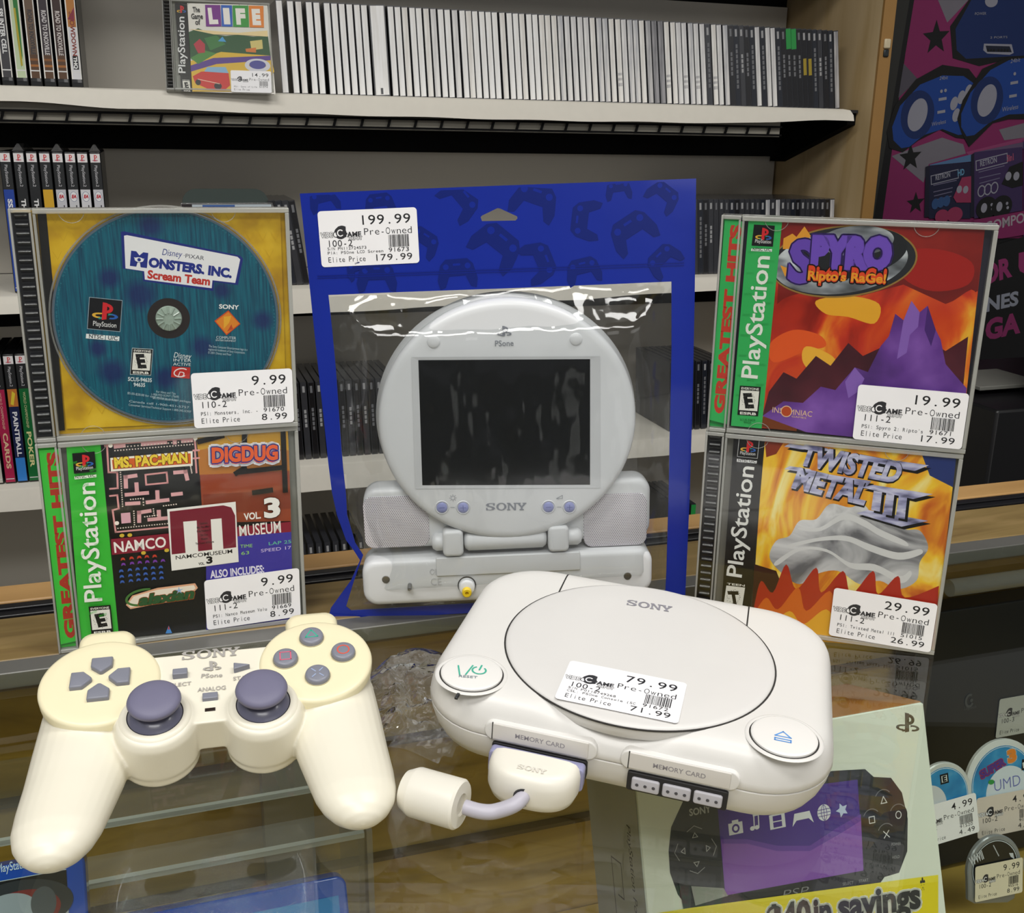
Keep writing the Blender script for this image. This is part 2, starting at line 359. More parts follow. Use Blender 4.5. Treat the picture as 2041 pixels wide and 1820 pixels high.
o = B().box(-4,-5,-.97,5,4,-.95).build('floor', ramp_mat('shop_floor',[(.3,H('5b564f')),(.7,H('6b665e'))],20)); tag(o,kind='structure')
o = B().box(-4,2.9,-.95,5,3.0,1.6).build('wall_back', mat(H('26262a'),.8,noise=.1)); tag(o,kind='structure'); o.rotation_euler.z = YAW
o = B().box(-4,-4.5,1.62,5,3.2,1.66).build('ceiling', mat(H('d8d6d0'),.9,name='ceiling_tile')); tag(o,kind='structure')
# --- glass display counter
ct = thing('display_counter','long glass topped shop counter with a wooden rear ledge','counter',at(0,0,0))
GLASS = clear('counter_glass',(.93,.96,.94),.012,1.5)
B().box(-.8,-.2,-.008,1.05,.581,0).build('glass_top',GLASS,ct)
B().box(-.8,.582,-.010,1.05,.598,.0).build('metal_strip',mat(H('6e6d69'),.4,.3),ct,bevel=.0008)
B().box(-.8,.5985,-.02,1.05,.657,.0).build('wood_ledge',OAK,ct,bevel=.001)
g = B(); g.box(-.8,.658,-.02,1.05,.677,.0012); g.box(-.8,.665,.0012,1.05,.669,.003); g.build('black_track',mat(H('17171a'),.35),ct,bevel=.0008)
B().box(-.8,.678,-.03,1.05,.705,.002).build('edge_trim',PALEWOOD,ct,bevel=.0012)
B().box(-.8,.69,-.95,1.05,.704,-.031).build('rear_panel',INNER,ct)
B().box(-.8,-.2,-.36,1.05,.689,-.341).build('inner_shelf',INNER,ct)
B().box(-.8,-.2,-.95,1.05,.689,-.361).build('base_cabinet',OAK,ct)
g = B()
for u in (.04,): g.box(u,.66,-.34,u+.035,.6895,-.021)
g.build('grey_strip',mat(H('8d8a84'),.35,.5),ct)  # plain grey vertical strip in front of the rear panel
g = B()
for k in range(2): g.box(-.8,.682,-.15-.10*k,1.05,.6899,-.1465-.10*k)
g.build('door_rail',mat(H('5c4a28'),.5),ct)
# clear stepped riser inside the counter
ACR = clear('clear_acrylic',(.95,.96,.95),.03,1.49,body=.06)
ACE = clear('acrylic_edge',(.8,.82,.78),.1,1.49,body=.45,bodycol=(.75,.76,.7))
rz = thing('acrylic_riser','clear acrylic stepped riser inside the counter below the gamepad','display riser',at(0,0,0))
B().box(-.21,.550,-.123,.092,.572,-.120).build('step',ACR,rz); B().box(-.21,.5735,-.103,.092,.66,-.100).build('step',ACR,rz)
B().box(-.21,.547,-.335,.092,.5495,-.120).build('riser_face',ACR,rz)
g = B(); g.box(-.21,.5465,-.1232,.092,.5502,-.1198); g.box(-.21,.5725,-.1032,.092,.5755,-.0995); g.box(-.21,.5462,-.2003,.092,.5500,-.197); g.build('front_edge',ACE,rz)
B().loft([[(x,.53,-.339),(x,.662,-.339),(x,.662,-.098),(x,.573,-.098),(x,.570,-.118),(x,.545,-.118)] for x in (.093,.0965)]).build('end_panel',clear('acrylic_end',(.9,.91,.9),.04,1.49,body=.16),rz)
# --- wall shelving
su = thing('shelf_unit','tall shop shelving with paper lined shelves and a birch end panel','shelving',at(0,0,0))
B().box(1.135,1.545,-.95,1.156,1.84,1.2).build('side_panel',BIRCH,su); B().box(1.1345,1.540,-.95,1.157,1.545,1.2).build('edge_band',mat(H('a37b45'),.5),su)
B().box(-.8,1.83,-.95,1.134,1.85,1.2).build('back_panel',BLACK,su)
def liner(z0,z1): B().box(-.8,1.82,z0,1.130,1.8285,z1).build('back_liner',GREYLINER,su)
liner(.344,.526); liner(.071,.262); liner(-.204,-.010); liner(-.469,-.275)
def shelf(z, lows, v0=1.575, out=.012):
    B().box(-.8,v0+.004,z-.006,1.133,1.819,z-.001).build('shelf_board',mat(H('2a2a2c'),.6),su)
    us = [-.8+i*.02 for i in range(94)]+[1.085,1.112]
    def low(u):
        for (a,b),(c,d) in zip(lows,lows[1:]):
            if a <= u <= c: t=(u-a)/(c-a); t=t*t*(3-2*t); return b+(d-b)*t
        return lows[0][1] if u < lows[0][0] else lows[-1][1]
    rings = []
    for u in us:
        zl = low(u)+.0006*math.sin(u*37); e = max(0,u-1.085)*.2
        rings.append([(min(u,1.132),1.70,z),(min(u,1.10),v0,z),(u,v0-.004,z-.002),(u,v0-out*.7-e,(z+zl)/2),(u,v0-out-e,zl),(u,v0-out-e+.0006,zl),(u,v0-out*.7-e+.0006,(z+zl)/2),(u,v0-.0034,z-.0026),(min(u,1.10),v0,z-.0007),(min(u,1.132),1.70,z-.0007)])
    B().loft(rings).build('paper_lip',WHITEPAPER,su,smooth=.7)
    B().box(-.8,1.70,z-.0007,1.132,1.8195,z).build('shelf_paper',WHITEPAPER,su)
shelf(.343,[(-.8,.325),(-.18,.3235),(-.03,.3175),(.17,.3155),(.57,.314),(.85,.3155),(1.08,.324)])
shelf(.613,[(-.8,.595),(1.1,.595)])
shelf(.070,[(-.8,.047),(-.2,.047),(.18,.033),(.6,.04),(.82,.047)])
shelf(-.205,[(-.8,-.236),(-.24,-.236),(.19,-.246),(.83,-.235)])
B().box(-.8,1.47,-.478,1.132,1.819,-.47).build('base_deck',WHITEPAPER,su,bevel=.001); B().box(-.8,1.465,-.95,1.132,1.475,-.479).build('kick_board',mat(H('3a3530'),.6),su)
# wire lip hanging under the top shelf, brackets
g = B(); g.box(-.8,1.572,.3105,.985,1.575,.3135); g.box(-.8,1.572,.2975,.985,1.575,.3005)
for k in range(45):
    u = -.78+k*.0395; sh = .012
    g.loft([[(u,1.5725,.30),(u+.0035,1.5725,.30),(u+.0035,1.575,.30),(u,1.575,.30)],[(u+sh*.3,1.5725,.312),(u+sh*.3+.0035,1.5725,.312),(u+sh*.3+.0035,1.575,.312),(u+sh*.3,1.575,.312)]])
g.box(-.8,1.78,.262,1.12,1.82,.2985)
g.build('wire_lip',BLACK,su); B().box(-.8,1.579,.296,.985,1.580,.337).build('paper_underlay',mat(H('8f8b80'),.8),su)
for z in (.338,.065,-.21):
    B().loft([[(x,1.585,z),(x,1.818,z),(x,1.818,z-.085),(x,1.79,z-.085),(x,1.585,z-.02)] for x in (1.118,1.134)]).build('bracket',BLACK,su)
for z in (.07,-.205): B().box(-.8,1.77,z-.075,1.117,1.819,z-.007).build('shelf_shadow_block',BLACK,su)  # black boxes put in for the shade under the lower shelves
B().box(1.14,1.536,.437,1.152,1.541,.452).build('hook',mat(H('d8c9a8'),.4),su,bevel=.002); B().box(1.141,1.537,.424,1.151,1.541,.436).build('hook',mat(H('3c4244'),.4,.5),su,bevel=.002)
# --- printed promotion panel at the right
a = Art(step=.05); a.rough = .7
PK='7b1f55'; PKD='611744'; GY='6f6b74'; NV='0a2458'; BL='0e3a86'; LG='8c8c98'; BK='07070a'
a.rect(-36,-480,760,640,BK); a.poly([(79.5,529.9),(319.5,542.3),(401.8,115.7),(67.1,120.1)],PK)
a.poly([(132.2,532.6),(197.2,536.0),(157.8,496.9)],GY); a.poly([(75.4,425.3),(110.3,399.8),(72.5,367.3)],'4c4852')
a.poly([(19.5,526.8),(79.5,529.9),(53.2,158.7),(24.5,158.9)],'2b2b28'); a.poly([(72.6,529.6),(82.2,530.1),(59.0,158.7),(48.9,158.7)],BK)
a.poly([(122.1,283.7),(177.9,300.7),(227.3,289.7),(236.1,273.2),(155.9,253.6),(149.3,220.4),(72.7,266.9)],GY); a.poly([(304.3,316.9),(360.5,329.8),(365.5,303.6),(320.0,298.1)],GY)
a.poly([(235.7,275.6),(365.5,303.6),(368.8,286.8),(249.4,266.2)],'8a3a66')
for c,r in (([(137.8,470.7)][0],26),([(113.3,264.9)][0],22),([(137.2,183.4)][0],18)): star(a,*c,r*1.15,BK,.12)
# big blue console shape, black outline
a.poly([(197.2,536.0),(319.5,542.3),(337.6,448.3),(239.5,426.5),(179.0,437.9),(164.6,490.6)],BK); a.poly([(202.9,536.3),(319.5,542.3),(337.6,448.3),(208.1,437.9),(185.4,451.6),(176.7,486.8)],NV)
a.poly([(243.1,465.1),(305.4,466.5),(312.6,451.9),(304.3,448.2),(253.4,448.6),(243.6,453.8)],LG); a.poly([(247.5,461.9),(301.5,462.9),(307.9,452.9),(252.9,451.5)],'12182c')
for x,y in [(253.9,454.2),(260.7,454.5),(267.4,454.8),(277.5,455.2),(284.3,455.4),(291.2,455.7),(298.0,455.9)]: a.ell(x,y,2.2,2.6,BK)
a.ell(*[(246.5,536.4)][0],14,10,LG); a.text('POWER',*[(214.4,511.6),(238.9,513.5)],4.5,LG); a.text('2 PORTS',*[(254.8,474.1),(293.0,476.6)],3.5,LG)
# two joypads
def joy(out, inn, dp, btn, sl, tx):
    a.poly(out,BK); a.poly(inn,BL)
    for x,y in dp: a.ell(x,y,36,42,NV); a.ell(x,y,20,29,LG,-.25)
    for x,y in btn: a.ell(x,y,8,12,LG,-.2)
    for x,y in sl: a.line([(x-6,y-1),(x+6,y+1)],5,LG)
    for t,p,q,h in tx: a.text(t,p,q,h,LG,shear=.2)
joy([(65.0,280.6),(55.5,308.0),(66.0,353.6),(104.6,399.6),(157.8,426.0),(216.8,421.2),(265.3,381.5),(253.1,297.1),(207.5,301.2),(169.8,314.6),(126.1,295.3),(94.6,274.0)],[(90.7,280.9),(71.6,294.5),(65.5,317.3),(77.3,353.9),(114.5,390.9),(160.7,408.1),(207.3,408.4),(236.2,394.5),(247.6,311.2),(212.6,305.9),(175.5,315.8),(136.3,304.7),(107.6,283.5)],[(117.2,339.3)],[(222.8,382.7),(208.4,371.9),(193.8,360.8),(201.8,340.7)],[(167.1,367.9),(167.8,345.7)],[('24bit',*[(154.7,400.0),(173.2,402.2)],6),('Wireless',*[(151.4,320.0),(181.1,326.4)],7)])
joy([(217.8,310.7),(205.0,333.8),(211.4,366.3),(246.2,422.2),(301.9,444.7),(337.6,448.3),(359.1,336.9),(322.2,336.2),(287.0,328.4),(240.1,285.1)],[(230.9,303.9),(216.2,320.0),(212.3,343.2),(226.8,380.5),(264.4,420.6),(303.0,439.0),(338.5,443.8),(357.3,346.4),(320.7,344.4),(280.5,330.6),(248.5,306.5)],[(266.3,367.7)],[],[(322.3,400.5),(323.7,377.3)],[('24bit',*[(307.0,433.9),(329.0,437.7)],7),('Wireless',*[(304.6,348.7),(340.1,355.4)],8)])
for p in [(162.1,381.0),(170.6,382.6),(320.3,416.0)]: a.ell(*p,3,3,LG)
# pictured cartons
def carton(top, side, front, col, name, tail, tp, th, tailc, lines):
    a.poly(top,'4d6f96' if col=='151735' else '5b4a66'); a.poly(side,'101026'); a.poly(front,col)
    a.line([tp[0],tp[1]],th*1.9,LG); a.line([tp[0],tp[1]],th*1.55,col); a.text(name,tp[2],tp[3],th,LG,bold=.02); a.text(tail,tp[4],tp[5],th*1.2,tailc,bold=.03)
    for p,q in lines: a.line([p,q],1.6,'6a6680')
carton([(156.1,252.4),(248.3,272.2),(250.6,259.1),(156.3,251.2)],[(147.8,248.8),(156.3,251.2),(170.8,157.9),(158.8,157.9)],[(156.3,251.2),(249.3,257.9),(265.4,154.7),(169.7,155.4)],'151735','RETRON','HD',[(171.4,226.4),(215.3,235.4),(173.7,224.8),(205.5,231.3),(222.4,232.6),(237.0,235.5)],9,'5b8fb0',[[(170.7,215.7),(220.1,224.9)],[(172.6,203.7),(213.3,211.4)],[(175.2,196.5),(213.0,204.2)],[(177.2,189.3),(212.8,196.0)]])
carton([(253.8,275.8),(366.9,296.4),(369.2,284.4),(251.6,271.0)],[(246.1,271.0),(253.8,275.8),(274.3,157.1),(263.5,157.2)],[(252.3,275.8),(362.5,286.7),(385.1,168.9),(273.2,154.7)],'35244f','RETRON','3in1',[(269.2,253.3),(321.6,264.5),(270.4,250.2),(307.3,258.4),(330.9,259.3),(345.8,262.8)],10,'a04a64',[[(269.1,240.0),(325.5,252.0)],[(272.5,229.2),(318.7,237.9)],[(274.2,219.5),(318.7,229.4)]])
for p in [(179.0,182.0),(191.1,184.9),(203.7,187.3)]: a.ell(*p,8,10,'2a4a78')
for p in [(280.7,205.4),(294.9,208.6),(309.6,211.6)]: a.ring(*p,9,11,2.4,LG)
a.poly([(217.6,194.0),(231.3,230.2),(252.1,232.7),(259.8,184.2),(226.8,184.3)],'8c2c50'); a.poly([(325.4,218.4),(338.2,250.2),(367.6,260.1),(376.1,216.1),(351.8,211.1)],BK)
for p in [(228.9,208.6),(243.5,208.1)]: a.ell(*p,6,7,LG)
for p in [(338.3,233.1),(357.1,233.2)]: a.ell(*p,7,8,LG)
a.ell(*[(197.7,158.9)][0],16,13,'8c2c50'); a.ell(*[(225.9,162.4)][0],18,14,'8c2c50')
for p in [(297.6,174.3),(333.1,176.6)]: a.ell(*p,24,21,BK,.2); a.ell(p[0]-6,p[1],7,9,LG); a.ell(p[0]+11,p[1]+6,3,3,LG); a.ell(p[0]+14,p[1]-2,3,3,LG)
a.poly([(361.8,298.7),(366.0,301.2),(401.8,115.7),(396.9,115.8)],'15408c')
a.poly([(272.0,152.2),(391.5,168.8),(400.3,123.4),(344.1,116.5),(268.7,117.5)],PK); a.text('COMPOSITE',*[(301.8,129.3),(439.1,156.6)],18,'9a9098',bold=.02)
a.poly([(284.4,93.4),(400.9,120.4),(487.0,-325.8),(304.2,-311.4)],BK)
a.text('FOR',*[(294.0,23.8),(382.2,44.9)],36,'8a2a62',bold=.05); a.text('U',*[(396.4,47.6),(449.3,56.2)],38,'8a2a62',bold=.05); a.text('NES',*[(331.4,-24.6),(408.0,-13.2)],26,'8f93a0',bold=.04); a.text('GA',*[(339.0,-81.0),(423.5,-68.3)],38,'8a2a62',bold=.05)
pn = thing('promotion_panel','dark pink promotion panel printed with blue joypads and cartons, right of the shelving','poster',at(1.2,1.66,0))
B().box(-.036,.001,-.48,.76,.02,.64).build('backing_board',BLACK,pn); a.build('printed_sheet',pn)
o = B().box(0,0,0,.12,.10,.006).build('ledge',mat(H('75756f'),.6),bevel=.001); o.matrix_world = at(1.12,1.2,-.055); 
tag(o,'small pale grey ledge projecting from the black stand behind the counter at right','ledge')
st = thing('black_stand','black floor stand rising behind the counter at the far right','display stand',at(0,0,0))
B().box(1.08,1.12,-.95,1.5,1.42,-.062).build('cabinet',mat(H('101013'),.4),st,bevel=.004); B().box(1.165,1.10,-.061,1.5,1.16,.30).build('upright_panel',mat(H('0c0c0e'),.35),st,bevel=.004)
# ---------------------------------------------------------------- disc cases on the counter
CLR = clear('case_plastic',(.98,.985,.98),.05,1.5,gain=.9)
EDGE = clear('case_edge_plastic',(.86,.87,.84),.12,1.5,body=.5,bodycol=(.62,.62,.58),gain=1.3)
EDGE2 = clear('case_rib_plastic',(.9,.9,.88),.15,1.5,body=.3,bodycol=(.55,.55,.52))
def jewel(label, mw, tray, spinecol, ribs, group):
    # 142 x 125 x 10.4 mm, front face in the local plane y = 0
    t = thing('game_case',label,'game case',mw,group)
    g = B(); g.box(.0012,.0062,.0012,.1408,.0092,.1238); g.build('tray',tray,t,bevel=.0006)
    g = B(); g.box(.0114,.0002,.0005,.1417,.0012,.1245); g.build('lid_window',CLR,t)
    g = B(); g.box(.0114,.0001,.1222,.1419,.0062,.1249); g.box(.0114,.0001,.0001,.1419,.0062,.0028); g.box(.1397,.0001,.0028,.1419,.0062,.1222)
    g.box(.0114,.0003,.0028,.0128,.0062,.1222); g.build('lid_frame',EDGE,t,bevel=.0004)
    g = B(); g.box(0,.0001,0,.0012,.0104,.125); g.box(.0012,.0001,0,.0108,.0104,.0022); g.box(.0012,.0001,.1228,.0108,.0104,.125); g.box(.0096,.0003,.0022,.0108,.0104,.1228)
    g.box(.0108,.0064,0,.142,.0104,.0016); g.box(.0108,.0064,.1234,.142,.0104,.125); g.box(.1404,.0064,.0016,.142,.0104,.1234); g.build('base_frame',EDGE,t,bevel=.0004)
    B().box(.0012,.0006,.0022,.0096,.0012,.1228).build('hinge_window',CLR,t)
    g = B(); g.box(.0013,.004,.0022,.0096,.0062,.1228)
    if ribs:
        for k in range(26): g.loft([[(x,.004-.0022*math.sin(math.pi*j/6),.0040+k*.00462+.0036*j/6) for j in range(7)] for x in (.0026,.0088)])
    g.build('hinge_strip',spinecol,t,smooth=.6 if ribs else None)
    for zz in (.124,.0010):
        for xx in (.030,.107): 
            g = B()
            P = [(xx+.0065*math.cos(a),zz+.0065*math.sin(a)) for a in [math.pi*k/12*(-1 if zz > .06 else 1) for k in range(13)]]
            g.tube([(x,.0010,min(max(z,.0012),.1238)) for x,z in P],.00022,5); g.build('booklet_tab',EDGE2,t)
    return t
CK = mat(H('16161a'),.35,coat=.3,name='black_tray'); CG = mat(H('8f9088'),.3,coat=.4,name='grey_tray')
GREEN = '3ecb3e'; GREENR = '33b55c'
def art_on(t, a, name, y=.0018): return a.build(name,t,(0,y,0))
GRP = 'game cases stacked at the two sides of the counter'
# --- lower left
L1 = jewel('green banded game case with black maze picture, lower case of the left stack',pose((-.2588,.5436,0),.3415,.0161),CG,mat(H(GREEN),.4),False,GRP)
a = Art(); a.eh = 14; a.rough = .35
a.poly([(15.6,122.4),(136.4,123.7),(133.4,-1.7),(11.3,6.8)],'0a0a0c'); a.poly([(15.6,122.4),(33.2,122.5),(33.0,5.8),(12.1,6.8)],GREEN)
a.poly([(84.5,123.0),(136.1,123.7),(136.0,95.6),(84.9,99.8)],'d8a21c'); a.poly([(84.7,114.4),(97.1,116.2),(111.3,116.0),(136.1,110.1),(135.8,96.6),(84.7,99.7)],'c47a22'); a.poly([(84.9,99.8),(135.9,97.7),(135.4,66.0),(84.6,70.5)],'a2482a'); a.poly([(85.7,87.8),(135.7,85.8),(135.7,73.9),(85.8,75.3)],'8c3a24')
PKM='f0a8a8'
for q in ([(35.5,121.2),(38.2,121.9),(83.4,121.8),(83.6,115.4)],[(36.5,121.2),(36.0,105.7),(40.5,105.3),(40.0,96.0),(36.0,96.0)],[(35.6,91.8),(39.4,91.9),(39.5,83.9),(36.2,83.3),(36.7,70.0),(65.7,69.9)],[(82.3,114.6),(85.3,114.5)],[(82.1,109.9),(85.0,109.9)],[(83.1,114.5),(83.1,101.4)],[(55.3,102.5),(66.8,102.9),(66.9,96.7),(55.3,96.6),(55.3,102.5)]): a.line(q,1.0,PKM)
for q in ([(41.0,120.3),(45.1,120.5)],[(55.5,120.5),(67.3,120.7)],[(72.5,121.9),(72.5,120.1)],[(77.1,120.6),(81.4,120.7)],[(44.4,96.5),(44.7,102.1),(49.9,102.5)],[(50.1,97.4),(50.0,91.8)],[(44.4,91.7),(55.3,91.7)],[(60.9,91.7),(60.7,86.5)],[(55.3,86.1),(66.0,86.4)],[(71.5,102.4),(77.1,102.4),(77.7,98.1)],[(44.2,86.3),(50.2,86.1)],[(49.8,75.3),(50.2,80.4),(55.8,80.8)],[(60.8,79.8),(60.7,76.0)],[(55.4,75.6),(65.2,75.5)],[(69.3,89.4),(73.6,89.5)]): a.line(q,2.2,'f2b6ba')
a.poly([(40.4,81.0),(45.4,81.0),(45.3,74.8),(40.2,74.8)],'f0b8c8')
for p0,p1,n in ((*[(42.2,105.1),(41.7,85.1)],16),(*[(38.1,72.2),(65.0,72.2)],20),(*[(40.4,118.1),(82.1,118.4)],28),(*[(45.5,120.0),(83.5,120.3)],22),(*[(80.1,105.4),(80.5,101.6)],5),(*[(47.4,81.7),(47.1,73.6)],7),(*[(46.3,88.9),(53.0,88.9)],6),(*[(53.0,88.2),(52.9,84.9)],3),(*[(53.0,77.8),(59.8,78.0)],6),(*[(58.0,82.0),(58.1,78.2)],4),(*[(63.7,83.3),(70.6,83.6)],6)):
    for k in range(n): x=p0[0]+(p1[0]-p0[0])*k/(n-1); y=p0[1]+(p1[1]-p0[1])*k/(n-1); a.poly([(x-.35,y-.35),(x+.35,y-.35),(x+.35,y+.35),(x-.35,y+.35)],'f4e4d8')
for p in [(38.3,121.3),(83.8,121.9),(37.8,75.6)]: a.ell(*p,1.2,1.2,'fff4e8')
a.poly([(37.6,114.2),(81.8,114.6),(81.2,105.8),(37.3,106.3)],'f6f0e4'); a.poly([(38.4,113.0),(80.6,113.3),(80.4,107.1),(38.5,107.5)],'d8601e')
a.text('MS. PAC-MAN',*[(39.4,108.3),(78.8,108.2)],5.6,'f2d43c',bold=.05,outline='7a1e10',ow=.35)
for q in ([(86.1,119.9),(93.1,121.2),(98.4,122.2)],[(111.2,122.6),(109.8,101.8),(105.4,99.3)],[(133.2,123.3),(132.8,86.1)],[(106.8,99.7),(132.1,100.3)],[(115.0,86.4),(124.2,86.9)]): a.line(q,3,'0c0a0a')
a.text('DIGDUG',*[(91.7,106.5),(129.2,105.1)],8.6,'d8402a',bold=.09,outline='eef0f6',ow=1.6); a.text('DIGDUG',*[(92.0,107.0),(129.5,105.7)],8.2,'e8602c',bold=.05,outline='2c46a8',ow=.7)
a.text('3',*[(119.7,70.5),(129.3,70.4)],11.0,'f6f4ee',bold=.05,outline='3a1410',ow=.3); a.text('VOL.',*[(108.0,69.9),(117.8,70.1)],4.0,'f6f4ee',bold=.03)
a.poly([(33.9,66.4),(135.2,66.0),(135.0,58.5),(105.3,58.6),(105.2,56.9),(33.6,56.8)],'8c1c34'); a.text('NAMCO',*[(35.1,58.0),(63.4,58.3)],6.2,'f6f2ec',bold=.02); a.text('MUSEUM',*[(104.9,59.6),(129.1,59.9)],7.2,'f6f2ec',bold=.01)
a.poly([(85.7,60.6),(135.1,59.5),(133.6,-0.6),(82.1,2.7)],'4038a0'); a.text('TIME',*[(104.8,52.7),(111.9,52.4)],2.0,'9ad860'); a.text('63',*[(105.2,48.2),(109.8,48.3)],2.0,'9ad860'); a.text('LAP 25',*[(121.5,52.5),(134.8,52.4)],2.0,'6ad0a0'); a.text('SPEED 17',*[(116.7,48.5),(134.6,48.6)],2.0,'d8c8f0')
a.text('ALSO INCLUDES:',*[(86.6,35.7),(117.9,35.5)],4.6,'f2eefc',bold=.03)
for r_,(cy,c) in enumerate(((868,'c8402c'),(902,'7a3aa8'),(942,'3a62b8'),(978,'3a62b8'),(1012,'3a62b8'))):
    for k in range(6 if r_ else 5): 
        p = [(37.7,46.4),(42.4,46.5),(46.6,46.5),(50.7,46.4),(55.0,46.2),(59.3,46.1)][k]; dy = [(43.0,54.1),(42.7,50.9),(42.4,47.0),(42.1,43.6),(41.9,40.3)][r_][1]-[(42.4,47.0)][0][1]; x,y=p[0]+(1.5 if r_ < 2 else 0),p[1]+dy
        a.poly([(x-1.3,y-.9),(x,y-.2),(x+1.3,y-.9),(x+.9,y+.7),(x,y+1.1),(x-.9,y+.7)],c)
for p in [(50.6,56.1),(63.4,56.2),(39.9,68.0),(44.1,67.8)]: a.ell(*p,1.3,1.1,'d8b83c')
a.poly([(65.4,81.2),(103.8,81.9),(103.4,44.1),(65.2,43.2)],'f2f0ea'); a.poly([(66.7,79.7),(96.7,80.4),(101.1,78.7),(103.0,73.4),(102.5,53.5),(95.1,53.4),(95.2,72.5),(89.1,72.5),(88.8,53.6),(80.8,53.5),(81.2,72.6),(73.7,72.7),(73.7,53.4),(66.0,53.3)],'7c1830')
a.text('NAMCOMUSEUM',*[(68.0,49.9),(100.1,50.2)],2.3,'181414',bold=.01); a.text('3',*[(84.9,45.4),(88.5,45.3)],4,'181414',bold=.05); a.text('VOL.',*[(80.4,44.9),(83.9,44.8)],1.5,'181414',bold=.03)
for k,s_ in enumerate(('Galaxian','Ms. Pac-Man','Pole Position II','Dig Dug','Phozon','The Tower of Druaga')): 
    p,q = ([(82.6,70.0),(87.2,70.0)],[(81.0,67.6),(88.1,67.8)],[(80.9,65.3),(88.5,65.4)],[(82.8,62.7),(86.9,62.8)],[(83.0,60.3),(86.7,60.5)],[(79.6,57.8),(90.0,58.0)])[k]; a.text(s_,p,q,1.2,'200a10',bold=.02)
a.poly([(38.5,25.2),(42.3,30.6),(56.5,33.6),(77.7,33.8),(79.1,30.6),(72.6,24.5),(52.2,23.3),(40.8,22.3)],'e8b08c'); a.poly([(39.5,25.5),(43.2,30.0),(56.4,32.4),(76.9,32.7),(77.8,30.6),(71.8,25.4),(51.4,24.4),(40.9,23.3)],'f6ead8')
a.ring(*[(48.3,28.8)][0],10,5.4,1.4,'4a7a3a',.1,a0=60,a1=330); a.text('alaxian',*[(45.3,24.0),(77.1,24.7)],6.0,'2e5a32',bold=.06,shear=.25,outline='c0622c',ow=.35); star(a,*[(68.4,30.3)][0],2.6,'8ab4e0',ri=.25)
a.poly([(58.8,4.1),(61.0,8.9),(62.6,3.8)],'4a90d8'); a.poly([(60.3,6.5),(61.0,8.9),(61.5,6.3)],'c8402c')
a.poly([(18.3,118.6),(29.9,118.8),(29.7,107.2),(18.2,106.9)],'0c0c0e'); T=aff(*[(19.8,117.5),(29.0,117.4),(19.4,109.9)]); pslogo(a,lambda x,y:T(x,1-y),PSC); a.text('PlayStation',*[(19.6,108.8),(28.2,108.9)],1.9,'f0f0f0')
a.poly([(18.2,105.3),(29.6,105.5),(29.5,103.9),(18.2,103.6)],'e8f4e0'); a.text('NTSC U/C',*[(18.7,104.0),(29.0,104.2)],1.5,'2a3a2a',bold=.02)
a.text('PlayStation',*[(25.9,29.6),(28.2,101.0)],9.2,'f4f6ee',bold=.012)
T=aff(*[(18.4,27.0),(30.2,26.5),(18.4,9.2)]); a.eh=16; esrb(a,lambda x,y:T(x,1-y),'E')
for k in range(9):
    for j in range(3): p=[(15.5,117.5),(32.9,116.9),(11.8,8.2)]; T=aff(*p); a.text('GREATEST',T(.05+.3*j,.05+.1*k+.02*j),T(.30+.3*j,.04+.1*k+.02*j),1.2,'37bb38')
art_on(L1,a,'cover_insert')
a = Art(); a.rough=.4; a.poly([(1.6,121.4),(11.7,121.4),(10.8,6.3),(1.5,5.3)],GREEN); a.text('GREATEST HITS',*[(9.9,8.3),(10.8,120.1)],5.2,'b8321e',bold=.06); art_on(L1,a,'spine_card',.0015)
pricetag(L1,*[(82.8,35.0),(138.6,36.2),(82.5,3.1)],'9.99','111-2','PS1: Namco Museum Volu','91669','8.99',(0,-.0002,0),(1,0,0),(0,0,1))
# --- upper left: open faced case with the disc showing
YEL = ramp_mat('yellow_tray_card',[(.3,H('b98c0c')),(.5,H('d8ad12')),(.7,H('e6bf2a'))],55,3,.45)
L2 = jewel('clear game case with yellow backing around a blue disc, top of the left stack',pose((-.2603,.5474,.1254),.3078,.0083),YEL,CK,True,GRP)
a = Art(); a.rough=.4
a.poly([(13.3,123.1),(18.0,123.0),(15.4,5.0),(11.7,4.8)],'1a1816'); a.poly([(17.7,122.9),(137.7,122.3),(136.0,3.7),(16.4,5.8)],YEL)
for k in range(17):
    for j in range(12): T=aff(*[(19.3,121.5),(137.2,120.8),(15.7,8.0)]); x,y=T((k+.5*(j%2))/17.2,j/12); a.line([(x,y),(x+2.2,y-4.2),(x+4.4,y)],.14,'c39a10')
art_on(L2,a,'tray_card',.0050)
cx,cz = [(74.5,65.4)][0]; cx*=.001; cz*=.001
g = B(); g.lathe([(.0602,.0047),(.0610,.0047),(.0611,.0041),(.0601,.0041),(.0602,.0047)],(cx,0,cz),72,axis='y',caps=False); g.build('disc_well_rim',EDGE2,L2)
for v in L2.children[-1].data.vertices: pass
pricetag(L2,*[(83.9,34.7),(139.7,34.9),(83.9,2.8)],'9.99','110-2','PS1: Monsters, Inc. -','91670','8.99',(0,-.0002,0),(1,0,0),(0,0,1))
m = D.materials.new('teal_disc_print'); m.use_nodes = True; nt = m.node_tree; N = nt.nodes.new; Lk = nt.links.new; b_ = nt.nodes['Principled BSDF']
tc = N('ShaderNodeTexCoord'); mp = N('ShaderNodeMapping'); mp.inputs['Scale'].default_value=(900,900,40); n=N('ShaderNodeTexNoise'); n.inputs['Scale'].default_value=1; n.inputs['Detail'].default_value=2; Lk(tc.outputs['Object'],mp.inputs[0]); Lk(mp.outputs[0],n.inputs['Vector'])
